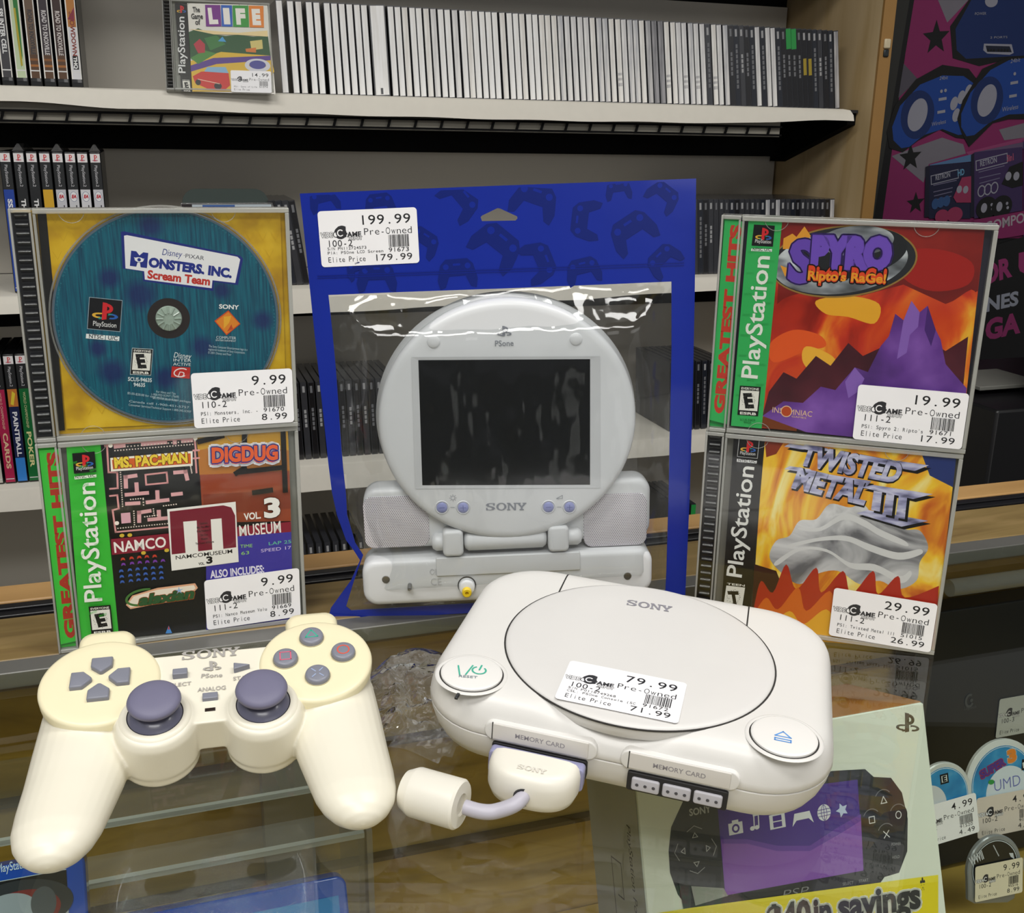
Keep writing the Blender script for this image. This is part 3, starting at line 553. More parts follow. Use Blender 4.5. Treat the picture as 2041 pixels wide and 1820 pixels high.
r=N('ShaderNodeValToRGB'); r.color_ramp.elements[0].position=.3; r.color_ramp.elements[0].color=(*[srgb(x) for x in H('053f5a')],1); r.color_ramp.elements[1].position=.7; r.color_ramp.elements[1].color=(*[srgb(x) for x in H('0a6c80')],1); Lk(n.outputs['Fac'],r.inputs[0])
prev=r.outputs[0]
for (sx,sz),rr in zip([(68.7,115.6),(45.7,88.2),(60.7,78.9),(103.5,80.2),(124.8,62.5),(42.8,36.9),(70.7,32.0),(68.6,99.6),(91.3,48.7),(36.6,50.2)],(8,7,10,6,7,9,8,7,8,6)):
    vd=N('ShaderNodeVectorMath'); vd.operation='DISTANCE'; vd.inputs[1].default_value=(sx*.001-cx,0,sz*.001-cz); vm=N('ShaderNodeVectorMath'); vm.operation='MULTIPLY'; vm.inputs[1].default_value=(1,0,1); Lk(tc.outputs['Object'],vm.inputs[0]); Lk(vm.outputs[0],vd.inputs[0])
    mr=N('ShaderNodeMapRange'); mr.inputs[1].default_value=rr*.0004; mr.inputs[2].default_value=rr*.00105; mr.inputs[3].default_value=.8; mr.inputs[4].default_value=0; Lk(vd.outputs['Value'],mr.inputs[0])
    mx=N('ShaderNodeMix'); mx.data_type='RGBA'; mx.inputs['B'].default_value=(*[srgb(x) for x in H('141a5e')],1); Lk(mr.outputs[0],mx.inputs['Factor']); Lk(prev,mx.inputs['A']); prev=mx.outputs['Result']
Lk(prev,b_.inputs['Base Color']); b_.inputs['Roughness'].default_value=.3; b_.inputs['Coat Weight'].default_value=.35; TEAL=m
ds = thing('game_disc','teal blue game disc with a white title panel, inside the upper left case','disc',L2.matrix_world @ Matrix.Translation((cx,.0032,cz)))
g = B(); g.lathe([(.0075,0),(.0595,0),(.0595,.0010),(.0075,.0010),(.0075,0)],(0,0,0),96,axis='y',caps=False); 
SILV = mat(H('c8ccd0'),.15,1,name='disc_silver'); g.build('disc_body',[SILV],ds,smooth=.5)
a = Art(); a.rough=.3; a.ell(0,0,58.6,58.6,TEAL,n=96); a.ring(0,0,59,59,.9,'5a6a78',n=96); a.ell(0,0,11.2,11.2,'2a2220',n=48)
a.s0=None; cxm,czm = cx*1000,cz*1000
Q = lambda L_: [(x-cxm,y-czm) for x,y in L_]
pl = Q([(55.0,110.5),(56.5,110.8),(113.1,98.4),(114.5,96.9),(111.1,84.0),(99.0,85.8),(98.3,81.4),(63.7,87.0),(63.7,91.5),(54.3,93.2)])
c0=(sum(p[0] for p in pl)/len(pl),sum(p[1] for p in pl)/len(pl)); a.poly([(c0[0]+(p[0]-c0[0])*1.05,c0[1]+(p[1]-c0[1])*1.12) for p in pl],'1c2a80'); a.poly(pl,'f2f2f4')
a.text('Disney',*Q([(73.5,100.1),(83.8,98.5)]),3.4,'2a3a8c',shear=.2); a.text('·PIXAR',*Q([(84.6,98.5),(95.2,96.8)]),2.2,'4a4a5a')
a.text('M',*Q([(56.8,95.5),(65.4,94.1)]),6.2,'20308c',bold=.11); e=Q([(61.6,97.7)])[0]; a.ell(*e,2.3,1.3,'f2f2f4',-.15); a.ell(*e,.9,.9,'20308c')
a.text('ONSTERS, INC.',*Q([(66.0,94.1),(109.3,87.0)]),4.6,'20308c',bold=.06); a.text('Scream Team',*Q([(65.0,87.8),(97.4,83.1)]),4.2,'c83228',bold=.04)
T0=aff(*Q([(34.7,78.4),(51.4,76.1),(32.1,61.2)])); a.poly([T0(0,0),T0(1,0),T0(1,1),T0(0,1)],'a8b8c4'); a.poly([T0(.015,.015),T0(.985,.015),T0(.985,.985),T0(.015,.985)],'0c0c10'); pslogo(a,lambda x,y:T0(.12+.78*x,.70-.58*y),PSC); a.text('PlayStation',T0(.17,.88),T0(.87,.88),2.6,'f0f0f0')
T1=aff(*Q([(31.4,58.6),(48.2,56.4),(31.0,56.1)])); a.poly([T1(0,0),T1(.57,0),T1(.57,1),T1(0,1)],'eef2f2'); a.poly([T1(.59,0),T1(1,0),T1(1,1),T1(.59,1)],'eef2f2'); a.text('NTSC',T1(.09,.85),T1(.52,.85),2.0,'303840',bold=.02); a.text('U/C',T1(.66,.85),T1(.95,.85),2.0,'303840',bold=.02)
a.text('SONY',*Q([(101.5,70.1),(112.3,69.2)]),2.3,'f2f4f4',bold=.03); d4=Q([(106.5,68.9),(112.6,61.0),(104.7,54.9),(98.6,63.2)]); a.poly(d4,'d8501e'); a.poly(Q([(106.4,68.0),(112.0,61.2),(104.7,55.7),(99.4,63.0)]),'e88a24'); a.poly(Q([(103.8,65.4),(107.9,65.7),(106.5,61.9),(103.4,58.6)]),'f0b030'); a.poly(Q([(107.7,61.0),(108.4,58.4),(105.0,56.8)]),'c84a1c')
a.text('COMPUTER',*Q([(99.0,53.2),(109.7,52.3)]),1.5,'d8e4e8'); a.text('ENTERTAINMENT',*Q([(98.7,51.9),(109.6,50.9)]),.9,'d8e4e8')
T2=aff(*Q([(54.3,49.6),(64.8,48.5),(52.1,35.3)])); a.eh=15; a.poly([T2(-.02,-.02),T2(1.02,-.02),T2(1.02,1.02),T2(-.02,1.02)],'c8d4d8'); esrb(a,lambda x,y:T2(x,1-y),'E')
a.text('SCUS-94635',*Q([(50.5,31.6),(62.9,30.2)]),2.1,'e4eef0',bold=.02); a.text('94635',*Q([(53.2,28.3),(59.2,27.7)]),2.1,'e4eef0',bold=.02)
a.text('Disney',*Q([(75.5,43.6),(84.8,42.3)]),3.0,'e4eef0',shear=.2); a.text('INTER',*Q([(75.2,41.4),(84.7,40.6)]),1.6,'e4eef0'); a.text('ACTIVE',*Q([(74.9,39.1),(84.3,38.3)]),1.6,'e4eef0'); a.poly(Q([(74.2,38.6),(84.0,37.5),(83.2,31.1),(73.3,32.5)]),'c8281e'); a.ring(*Q([(78.8,34.8)])[0],4,2.6,.6,'f4f0f0',.1,a0=30,a1=300); a.text('D',*Q([(76.8,32.5),(80.4,32.1)]),3,'f4f0f0',shear=.3)
for t_,q in (('The Sony Computer Entertainment logo is a',Q([(94.6,48.6),(115.5,45.6)])),('registered trademark of Sony Corporation.',Q([(94.3,46.9),(114.2,43.9)])),('© 2001 Disney and Pixar',Q([(94.0,45.0),(106.6,43.2)])),('For Hints and Tips',Q([(64.8,24.1),(75.0,22.4)])),('1-900-933-SONY (7669)',Q([(62.1,22.7),(76.5,20.4)])),('$0.95/min. auto hints',Q([(62.7,20.7),(75.4,18.4)])),('$5.00-$20.00 for card recharge and hint packages',Q([(49.6,24.2),(82.7,17.1)])),('Canada call 1-900-451-5757',Q([(50.1,19.5),(81.6,13.9)])),('Consumer Services/Technical Support 1-800-345-SONY',Q([(49.7,17.5),(82.7,11.4)]))): a.text(t_,*q,1.25,'bcd4dc')
for rr in (56.6,):
    txt='Licensed for use with the game console NTSC U/C designation only   Manufactured and printed in the U.S.A.   The compact disc is a trademark of the interactive entertainment group   Unauthorised copying prohibited   '
    for k,ch in enumerate(txt):
        th=math.radians(235-k*2.05); v,f,_=glyph(ch)
        if not v: continue
        c_,s_=math.cos(th-math.pi/2),math.sin(th-math.pi/2); a.faces([(rr*math.cos(th)+c_*p[0]*1.6-s_*p[1]*1.4,rr*math.sin(th)+s_*p[0]*1.6+c_*p[1]*1.4) for p in v],f,'3f8a9c',k==0)
a.build('label_print',ds,(0,-.0001,0))
g = B(); g.lathe([(.0006,-.0012),(.0052,-.0012),(.0066,-.0008),(.0073,.0004),(.0073,.003)],(0,0,0),40,axis='y')
for k in range(12): t=2*math.pi*k/12; g.tube([(.0030*math.cos(t),-.0014,.0030*math.sin(t)),(.0066*math.cos(t),-.0010,.0066*math.sin(t))],.0005,6)
g.build('hub_teeth',mat(H('9fb0a4'),.25,coat=.5,noise=.15,nscale=600),L2,smooth=.6).matrix_local = Matrix.Translation((cx,.0032,cz))
# --- upper right
FIRE = ramp_mat('fire_print',[(.28,H('8a1a10')),(.42,H('c8321a')),(.52,H('e0561c')),(.62,H('ef8a24')),(.74,H('f6c43a'))],26,5,.35,(1,1,.7),1.4)
FIRE2 = ramp_mat('flame_print',[(.2,H('9a3014')),(.36,H('d06a1a')),(.46,H('f0a426')),(.56,H('fbce34')),(.72,H('fdf0a0'))],22,3,.35,(1.6,1,.6),2.2)
SKY = ramp_mat('red_sky_print',[(.3,H('5e1210')),(.6,H('8e1e16')),(.8,H('b03020'))],24,4,.35)
CHROME = ramp_mat('chrome_lettering_print',[(.3,H('5a5a78')),(.45,H('a8a8d0')),(.6,H('d8d8f0')),(.75,H('7a7aa8'))],70,2,.3,(1,1,3))
STEEL = ramp_mat('steel_oval_print',[(.3,H('3a3c40')),(.5,H('8a9096')),(.65,H('d4dade'))],45,2,.3,(1,1,2.5))
R2 = jewel('green banded game case with fiery red picture, upper case of the right stack',pose((.1146,.5961,.1254),-.284,-.0305),mat(H('3a3848'),.3,coat=.4,name='smoky_tray'),mat(H(GREENR),.4),False,GRP)
a = Art(); a.rough=.35
a.poly([(32.5,122.7),(135.4,123.5),(139.1,5.7),(31.3,4.3)],FIRE); a.poly([(32.5,122.7),(135.4,123.5),(136.4,90.2),(121.4,82.4),(99.0,91.6),(74.9,83.2),(33.9,77.1)],SKY)
for q,c in (([(93.0,107.8),(112.9,111.3),(131.2,105.3),(131.2,93.4),(114.1,88.9),(98.6,95.1)],'a81c14'),([(33.9,77.1),(54.1,85.6),(74.7,84.9),(100.2,81.1),(121.4,82.4),(134.9,90.1),(135.6,60.4),(135.7,35.1),(114.1,35.1),(86.2,56.8),(59.6,64.1),(34.1,53.1)],FIRE),([(54.6,80.2),(71.4,83.9),(87.8,80.4),(86.5,69.5),(72.6,72.3),(60.4,73.3)],'f2b02e'),([(32.2,54.8),(43.9,63.1),(58.1,61.3),(62.2,55.1),(52.0,51.6),(34.9,43.7)],'ea5a1c'),([(51.8,54.3),(66.2,49.8),(70.6,40.9),(60.4,37.2),(50.9,44.9)],'f5b838'),([(31.2,10.7),(47.9,18.0),(64.8,9.9),(82.7,7.7),(82.2,4.8),(31.2,4.8)],'7a3a14'),([(50.9,4.7),(56.1,7.6),(82.0,6.7),(81.8,3.8),(56.4,4.0)],'24120a')): a.blob(q,c)
# violet mountains standing in the flames (plain stand-in for the cover figure)
VIO = ramp_mat('violet_rock_print',[(.3,H('4a2a70')),(.5,H('6a3c98')),(.7,H('8a5ab8'))],30,4,.35)
VIO2 = ramp_mat('dusky_rock_print',[(.3,H('3a1420')),(.6,H('5e2430')),(.8,H('7a3a34'))],30,4,.35)
a.poly([(33.6,26.4),(40.7,38.5),(48.2,35.3),(57.5,49.2),(65.9,44.2),(74.1,57.8),(82.5,51.0),(92.9,57.3),(102.9,50.7),(114.9,62.5),(124.6,56.9),(134.9,65.6),(136.7,24.1),(73.1,15.5),(31.1,11.6)],VIO2)
a.poly([(31.1,11.6),(42.2,21.4),(53.0,21.4),(61.8,31.7),(69.9,30.4),(78.9,44.3),(86.1,42.1),(91.2,57.2),(94.8,62.9),(96.7,75.6),(101.3,72.3),(104.1,83.1),(109.0,77.2),(112.6,81.0),(118.3,68.1),(121.4,62.9),(125.6,49.7),(131.3,43.8),(137.9,37.1),(139.1,5.7),(82.3,3.8),(56.4,4.2)],VIO)
a.poly([(104.1,83.1),(109.0,77.2),(109.1,69.2),(105.5,64.5),(105.0,54.5),(100.4,50.6),(101.3,72.3)],'8e66c0'); a.poly([(78.9,44.3),(84.7,38.3),(82.1,30.5),(77.3,26.3),(74.6,35.6)],'8e66c0'); a.poly([(112.6,81.0),(118.3,68.1),(117.0,59.0),(112.6,67.7)],'4c2a78')
a.ell(*[(66.1,102.2)][0],38.5,19.5,'9a7838',.13,60); a.ell(*[(66.1,102.2)][0],37.6,18.6,'26282c',.13,60); a.ell(*[(64.9,101.7)][0],35,17,STEEL,.16,60); a.ell(*[(71.1,106.8)][0],28,13,'1e2024',.22,60); a.ell(*[(72.5,113.8)][0],19,8,STEEL,.1,60)
a.poly([(34.4,107.7),(34.3,113.5),(38.8,116.3),(41.1,114.6),(44.8,120.4),(48.6,115.4),(46.5,111.8),(40.0,108.0)],'eaa030'); a.poly([(33.8,98.8),(40.5,96.5),(36.9,92.7)],'eaa030')
PUR='6a48b8'
a.text('S',*[(38.0,91.0),(51.9,90.8)],21,PUR,bold=.05,outline='3a2470',ow=.9); a.text('PYRO',*[(49.8,99.6),(91.6,100.4)],14.5,PUR,bold=.1,outline='3a2470',ow=.9); a.text('PYRO',*[(49.7,99.8),(91.4,100.5)],14.3,'7450c4',bold=.08)
a.text("Ripto's RaGe!",*[(49.0,91.7),(90.0,91.8)],7.2,'e8481c',bold=.06,outline='1a0a08',ow=.8); a.text("Ripto's RaGe!",*[(49.0,91.9),(89.9,92.0)],4.5,'f2a024',bold=.03)
a.text('INSOMNIAC',*[(36.4,14.3),(58.6,13.6)],3.2,'f0c8a0'); a.ell(*[(44.3,15.6)][0],3.2,3.4,'f0c8a0'); a.ell(*[(44.3,15.6)][0],2.7,2.9,'c04a1c'); a.text('GAMES',*[(47.5,12.4),(55.6,12.1)],1.0,'f0c8a0')
a.poly([(14.8,122.8),(32.8,122.8),(31.3,4.0),(13.7,4.1)],GREENR)
for k in range(9):
    for j in range(3): T=aff(*[(14.9,122.3),(32.7,122.4),(14.1,4.6)]); a.text('GREATEST',T(.05+.3*j,.05+.1*k+.02*j),T(.30+.3*j,.05+.1*k+.02*j),1.2,'2aa04e')
a.poly([(17.9,120.4),(29.1,120.2),(29.0,108.8),(17.5,108.9)],'0c0c0e'); T=aff(*[(19.2,119.0),(28.0,118.7),(19.1,111.8)]); pslogo(a,lambda x,y:T(x,1-y),PSC); a.text('PlayStation',*[(19.2,110.6),(27.8,110.4)],1.9,'f0f0f0')
a.poly([(17.5,107.3),(28.7,107.5),(28.7,106.0),(17.4,105.9)],'e0f0e4'); a.text('NTSC U/C',*[(18.3,106.2),(28.1,106.3)],1.5,'2a3a2a',bold=.02); a.text('PlayStation',*[(26.5,33.5),(27.8,103.4)],9.0,'f0f4ea',bold=.012)
T=aff(*[(17.1,28.7),(28.9,28.9),(16.9,11.1)]); a.eh=17; esrb(a,lambda x,y:T(x,1-y),'E'); a.text('SCUS-94425',*[(18.7,7.7),(27.3,8.1)],1.3,'145a2c'); a.text('94425',*[(20.9,6.3),(25.1,6.4)],1.3,'145a2c')
art_on(R2,a,'cover_insert')
a = Art(); a.rough=.4; a.poly([(1.9,122.1),(12.5,121.8),(11.2,4.8),(0.7,6.6)],GREENR); a.text('GREATEST HITS',*[(8.7,10.8),(10.9,120.0)],5.2,'c83a28',bold=.06); art_on(R2,a,'spine_card',.0015)
pricetag(R2,*[(81.8,35.2),(139.5,34.7),(81.9,3.2)],'19.99','111-2',"PS1: Spyro 2: Ripto's",'91671','17.99',(0,-.0002,0),(1,0,0),(0,0,1))
# --- lower right
R1 = jewel('black banded game case with flames and steel lettering, lower case of the right stack',pose((.1149,.5988,0),-.2756,-.0239),mat(H('8a8880'),.3,coat=.4),CK,True,GRP)
a = Art(); a.rough=.35
a.poly([(33.6,125.1),(138.3,123.1),(141.7,2.4),(35.7,-4.6)],FIRE2); a.poly([(120.0,123.2),(138.3,123.1),(138.9,104.9),(126.0,110.5)],'2a3a78'); a.poly([(34.4,43.8),(47.5,41.1),(57.1,20.3),(75.0,-2.9),(35.7,-4.6)],'3a1612'); a.poly([(33.6,125.1),(46.1,125.0),(41.3,114.8),(35.8,112.2)],'8a3018')
# pale smoke cloud billowing out of the fire, with embers
SMK = ramp_mat('pale_smoke_print',[(.3,H('6a6a70')),(.45,H('b8b8bc')),(.6,H('e0e0e2')),(.8,H('9a9a9e'))],24,4,.35,(1,1,1.4),1.5)
a.blob([(42.9,49.3),(45.8,60.5),(53.2,64.7),(58.1,74.9),(67.4,77.1),(74.0,87.3),(85.2,86.5),(92.3,89.4),(99.5,83.0),(110.4,83.3),(116.6,76.8),(124.8,76.8),(130.5,67.1),(127.1,57.3),(126.7,45.6),(117.4,38.9),(106.7,42.8),(95.8,39.1),(82.8,45.9),(70.7,42.1),(61.8,34.3),(51.5,39.5)],SMK)
for q in ([(46.9,47.6),(59.6,58.0),(74.9,58.9),(88.8,52.1),(102.8,52.9),(117.3,47.4),(122.4,51.3)],[(58.5,70.7),(69.8,72.1),(82.0,82.0),(93.3,80.2),(103.1,75.1),(117.5,69.6)],[(53.7,59.4),(70.4,65.8),(85.2,68.7),(98.7,65.1),(114.7,61.9),(126.1,65.5)]):
    a.blob(list(q)+[(x+1.0,y-3.2-1.5*math.sin(k)) for k,(x,y) in enumerate(q[::-1])],'dededf')
BS=[(141.5,2.6),(35.9,-4.6)]
for q,c in (([(36.5,17.2),(39.2,33.3),(46.7,26.6),(52.9,46.2),(60.1,30.7),(70.3,46.4),(74.7,30.6),(85.6,46.3),(91.8,32.0),(102.3,48.6),(106.7,34.1),(116.4,47.3),(121.6,34.1),(139.2,44.1)],'b82c18'),([(36.6,10.4),(43.1,22.7),(50.6,15.9),(61.0,32.0),(67.2,17.3),(79.4,32.4),(86.6,18.0),(99.3,33.0),(108.1,21.2),(117.3,31.3),(140.3,27.1)],'de6a1e'),([(36.4,-1.0),(46.6,4.0),(57.5,15.8),(66.1,8.1),(78.6,20.1),(88.4,9.3),(101.5,21.3),(112.6,6.4),(141.4,4.3)],'f0b02c')): a.ridge(q,BS,c)
def bar(q,c=CHROME):
    sh=[(x+1.6,y-1.6) for x,y in q]; a.poly(sh,'141418'); a.poly(q,c)
bar([(45.4,119.8),(48.2,121.8),(68.8,121.1),(73.1,119.5),(54.1,119.0)]); bar([(75.9,119.3),(124.8,116.5),(117.8,112.4),(78.5,116.0)]); 
a.text('TWISTED',*[(55.5,109.9),(110.7,104.0)],11.5,'16161c',bold=.08,shear=.15); a.text('TWISTED',*[(54.9,110.2),(110.2,104.5)],11.5,CHROME,bold=.05,shear=.15)
bar([(46.6,106.1),(49.4,108.2),(60.8,107.6),(65.7,105.0),(54.4,105.4)]); bar([(64.7,105.9),(95.4,103.9),(93.0,100.3),(67.8,102.4)])
a.text('METAL',*[(52.0,95.0),(93.8,88.6)],12.0,'16161c',bold=.08,shear=.12); a.text('METAL',*[(51.5,95.6),(93.3,89.3)],12.0,CHROME,bold=.05,shear=.12)
bar([(90.3,99.5),(96.5,101.7),(128.9,99.7),(118.9,95.6)]); bar([(89.3,83.4),(95.4,86.2),(128.5,83.4),(114.7,78.1)])
for x in (1150,1230,1300): pass
bar([(97.3,98.2),(101.9,97.9),(101.9,85.9),(97.1,86.4)]); bar([(104.2,97.8),(108.6,97.5),(108.7,84.1),(103.9,84.6)]); bar([(111.1,97.2),(115.6,97.0),(115.9,82.9),(110.9,83.4)])
a.poly([(16.3,125.5),(34.2,125.4),(34.3,16.9),(35.7,-4.8),(16.8,-5.5)],'141416')
a.poly([(19.4,123.1),(31.1,123.0),(30.9,110.9),(19.1,111.0)],'e8e8e8'); a.poly([(19.6,122.9),(30.9,122.8),(30.7,111.1),(19.3,111.2)],'0c0c0e'); T=aff(*[(20.8,121.5),(29.7,121.5),(20.6,113.8)]); pslogo(a,lambda x,y:T(x,1-y),PSC); a.text('PlayStation',*[(20.7,112.7),(29.4,112.7)],1.9,'f0f0f0')
a.poly([(19.1,109.7),(30.7,109.6),(30.6,107.9),(19.1,107.8)],'e8e8e8'); a.text('NTSC U/C',*[(19.9,108.1),(30.1,108.2)],1.5,'2a2a2a',bold=.02); a.text('PlayStation',*[(27.4,33.9),(29.4,105.5)],9.0,'f2f2ee',bold=.012)
T=aff(*[(18.2,30.6),(31.0,30.8),(17.0,9.8)]); a.eh=17; esrb(a,lambda x,y:T(x,1-y),'T','TEEN')
art_on(R1,a,'cover_insert')
pricetag(R1,*[(81.7,35.8),(139.8,33.3),(81.5,4.2)],'29.99','111-2','PS1: Twisted Metal III','51015','26.99',(0,-.0002,0),(1,0,0),(0,0,1))
# ---------------------------------------------------------------- game console
SHELL = mat(H('dcdad6'),.38,spec=.45,noise=.015,bump=.02,bscale=2500,name='console_plastic'); DARKGAP = mat(H('2a2826'),.7,noise=.1); LID = mat(H('d8d6d3'),.42,spec=.45,noise=.015,bump=.02,bscale=2500,name='lid_plastic'); BTN = mat(H('e6e4e0'),.35,noise=.01)
RC = Matrix(((.96642,.2532,.0438,.0644),(-.24981,.96571,-.07072,.4796),(-.0602,.05741,.99653,.0085),(0,0,0,1)))
cn = thing('game_console','rounded pale grey game console with round disc lid, lying tilted on the counter','game console',RC)
def outline(w,d,r,n=10):
    P=[]
    # superelliptic sides: long edges bow outwards a little
    for x,y,a0 in ((w/2-r,d/2-r,0),(-w/2+r,d/2-r,90),(-w/2+r,-d/2+r,180),(w/2-r,-d/2+r,270)):
        for k in range(n+1): t=math.radians(a0+90*k/n); P.append((x+r*math.cos(t),y+r*math.sin(t)))
        nx=[(0,1),(-1,0),(0,-1),(1,0)][a0//90]
        L=(w-2*r) if nx[0]==0 else (d-2*r); bx,by=P[-1]; dx,dy=[(-1,0),(0,-1),(1,0),(0,1)][a0//90]; m=24 if nx[1]==-1 else 8
        for k in range(1,m): P.append((bx+dx*L*k/m,by+dy*L*k/m))
    return P
def ringz(ins,z,dip=0,r=.036):
    R=[]
    for x,y in outline(.193-2*ins,.144-2*ins,r-ins*.6):
        zz=z
        if dip and y<-.04 and abs(x)<.036:
            q=.5+.5*math.cos(math.pi*x/.036); zz-=dip*q**.8; 
        R.append((x,y,zz))
    return R
g = B(); g.loft([ringz(.016,0),ringz(.0095,.0006),ringz(.0055,.003),ringz(.003,.008),ringz(.0012,.014),ringz(.0006,.0178),ringz(.0012,.0182),ringz(.0025,.0182)]); g.build('lower_shell',SHELL,cn,smooth=.9)
g = B(); g.loft([ringz(.0025,.0186),ringz(.0008,.0186),ringz(.0003,.0192),ringz(.0006,.0225,.0005),ringz(.0014,.0265,.002),ringz(.0024,.0300,.0040),ringz(.0040,.0332,.0058),ringz(.0062,.0355,.0066),ringz(.0092,.0368,.0068),ringz(.0135,.0374,.0050),ringz(.020,.0375,.002),ringz(.028,.0375,0)]); g.build('upper_shell',SHELL,cn,smooth=.9)
g = B(); g.loft([ringz(.0045,.0176),ringz(.0045,.0192)]); g.build('seam',DARKGAP,cn)
g = B()
for x,y in ((-.07,.045),(.07,.045),(-.07,-.045),(.07,-.045)): pass
ly=-.0042; LR=.0666
g.lathe([(LR+.0007,.0372),(LR+.0007,.0377)],(0,ly,0),96)
for sx in (-1,1):
    x0=sx*.0507; y0=ly+math.sqrt(LR**2-.0507**2)
    g.loft([[(x0-.0004,y,z-.0012),(x0+.0004,y,z-.0012),(x0+.0004,y,z),(x0-.0004,y,z)] for y,z in ((y0,.0377),(.052,.03755),(.0585,.0374),(.0628,.0369),(.0660,.0356),(.0682,.0333),(.0698,.0301),(.0708,.0266))])
g.build('lid_gap',DARKGAP,cn)
g = B(); g.lathe([(LR-.003,.0300),(LR-.0014,.0312),(LR-.0004,.0345),(LR,.0372),(LR-.0002,.0380),(LR-.0010,.0386),(LR-.0030,.0390),(LR-.02,.0394),(LR-.045,.0396),(.002,.0396)],(0,ly,0),128)
lid = g.build('disc_lid',LID,cn,smooth=.7)
# round buttons with rims
for nm,sx in (('power_button',-1),('eject_button',1)):
    g=B(); g.lathe([(.0150,.0376),(.0158,.0381),(.0168,.0378),(.0172,.0374)],(sx*.0719,-.0542,0),64,caps=False); g.build('button_rim',SHELL,cn,smooth=1.2)
    g=B(); g.lathe([(.0152,.0374),(.0152,.03775)],(sx*.0719,-.0542,0),64); g.build('button_gap',DARKGAP,cn)
    g=B(); g.lathe([(.0145,.0370),(.0145,.0386),(.0141,.0390),(.0132,.0392),(.003,.0393)],(sx*.0719,-.0542,0),64); b=g.build(nm,BTN,cn,smooth=.6)
    a=Art(); a.rough=.45
    if sx<0:
        G_='3fae94'; a.line([(-79.2,-52.1),(-76.2,-59.4)],.75,G_); a.line([(-72.8,-49.7),(-73.7,-58.0)],.75,G_)
        c=[(-68.8,-52.5)][0]; a.ring(*c,3.6,3.4,.8,G_,a0=125,a1=415); a.line([(c[0],c[1]+.5),(c[0],c[1]+4.3)],.8,G_); a.text('RESET',*[(-76.1,-61.2),(-67.6,-59.3)],1.8,'7a8a92',bold=.01)
    else:
        c=[(71.3,-56.6)][0]; q='5a9ae0'; a.line([(c[0]-3.4,c[1]+.2),(c[0],c[1]+4.0),(c[0]+3.4,c[1]+.2)],.6,q,True); a.line([(c[0]-3.4,c[1]-1.6),(c[0]+3.4,c[1]-1.6),(c[0]+3.4,c[1]-3.2),(c[0]-3.4,c[1]-3.2)],.6,q,True)
    a.build('button_symbol',b,(0,0,.0394),(1,0,0),(0,1,0)) if False else a.build('button_symbol',b,(0,0,.03945),(1,0,0),(0,1,0))
# note: lid artwork rides just above the gently domed lid
a=Art(); a.rough=.45; sony(a,*[(-13.1,35.4),(11.2,36.3)],6.2,'8e8c94'); a.build('maker_mark',lid,(0,0,.0397),(1,0,0),(0,1,0))
pricetag(cn,*[(-29.7,-29.4),(26.5,-29.7),(-30.1,-63.2)],'79.99','100-2','CSL: PSOne Console (SC','91672','71.99',(0,0,.0399),(1,0,0),(0,1,0),sn='S/N P0118749268')
p=[(-72.9,-72.5)][0]; B().box(p[0]*.001-.0008,p[1]*.001-.0026,.0366,p[0]*.001+.0008,p[1]*.001+.0024,.0377).build('power_light',mat(H('1a1a1a'),.2),cn,bevel=.0003)
# memory card doors and controller ports on the front
def doorat(q, open_):
    (x0,z0),(x1,z1)=q; xc=(x0+x1)/2000; wd=.0445
    g=B(); g.loft(rbox(wd+.008,.0098,.0045,-.0728,-.066,.0008,xc,.0226)); g.build('slot_surround',SHELL,cn,smooth=.7)
    g=B(); g.loft(rbox(wd,.0082,.0006,-.0732,-.068,.0004,xc,.0228)); d=g.build('memory_card_door',mat(H('d2cec8'),.45,noise=.02),cn,smooth=.6)
    B().box(xc-wd/2-.0004,-.07295,.0184,xc-wd/2+.0001,-.070,.0272).build('door_gap',DARKGAP,cn)
    a=Art(); a.rough=.5; a.text('MEMORY CARD',(xc*1000-11.5,21.6),(xc*1000+11.5,21.6),2.3,'8f8b90',bold=.012); a.build('lettering',d,(0,-.07325,0),(1,0,0),(0,0,1))
    return xc
xa=doorat([(-54.0,26.3),(-12.3,21.6)],0); xb=doorat([(7.9,24.2),(51.5,23.2)],1)
def port(xc):
    g=B(); g.loft(rbox(.0445,.0098,.0012,-.0727,-.066,.0005,xc,.0116)); g.build('controller_port',mat(H('1c1b1d'),.6),cn,smooth=.6)
    for k in (-1,0,1):
        g=B(); g.loft(rbox(.0125,.0066,.0012,-.0738,-.070,.0008,xc+k*.0138,.0112)); pb=g.build('socket_block',mat(H('b8b6bc'),.5,noise=.02),cn,smooth=.7)
        g=B()
        for j in (-1,0,1): g=B(); g.lathe([(.00075,-.0740),(.00075,-.0725)],(0,0,0),10,axis='y'); o=g.build('pin_hole',mat(H('4a484c'),.8),pb); o.location=(xc+k*.0138+j*.0037,0,.0112)
port(xb); g=B(); g.loft(rbox(.0445,.0098,.0012,-.0727,-.066,.0005,xa,.0116)); g.build('controller_port',mat(H('1c1b1d'),.6),cn,smooth=.6)
# ---------------------------------------------------------------- controller plug, ferrite bead and cord
CRM = mat(H('e3dfd3'),.38,noise=.02,bump=.02,bscale=2000,name='cream_plug_plastic'); CORD = mat(H('b3b0bb'),.45,noise=.03)
pg = thing('controller_cable','cream controller plug in the console front, with grey cord and cylindrical bead','cable',RC)
g=B(); g.loft(rbox(.0440,.0120,.002,-.0790,-.0735,.0006,xa,.0105)); g.build('connector_strip',mat(H('8f8fb0'),.4,noise=.02),pg,smooth=.7)
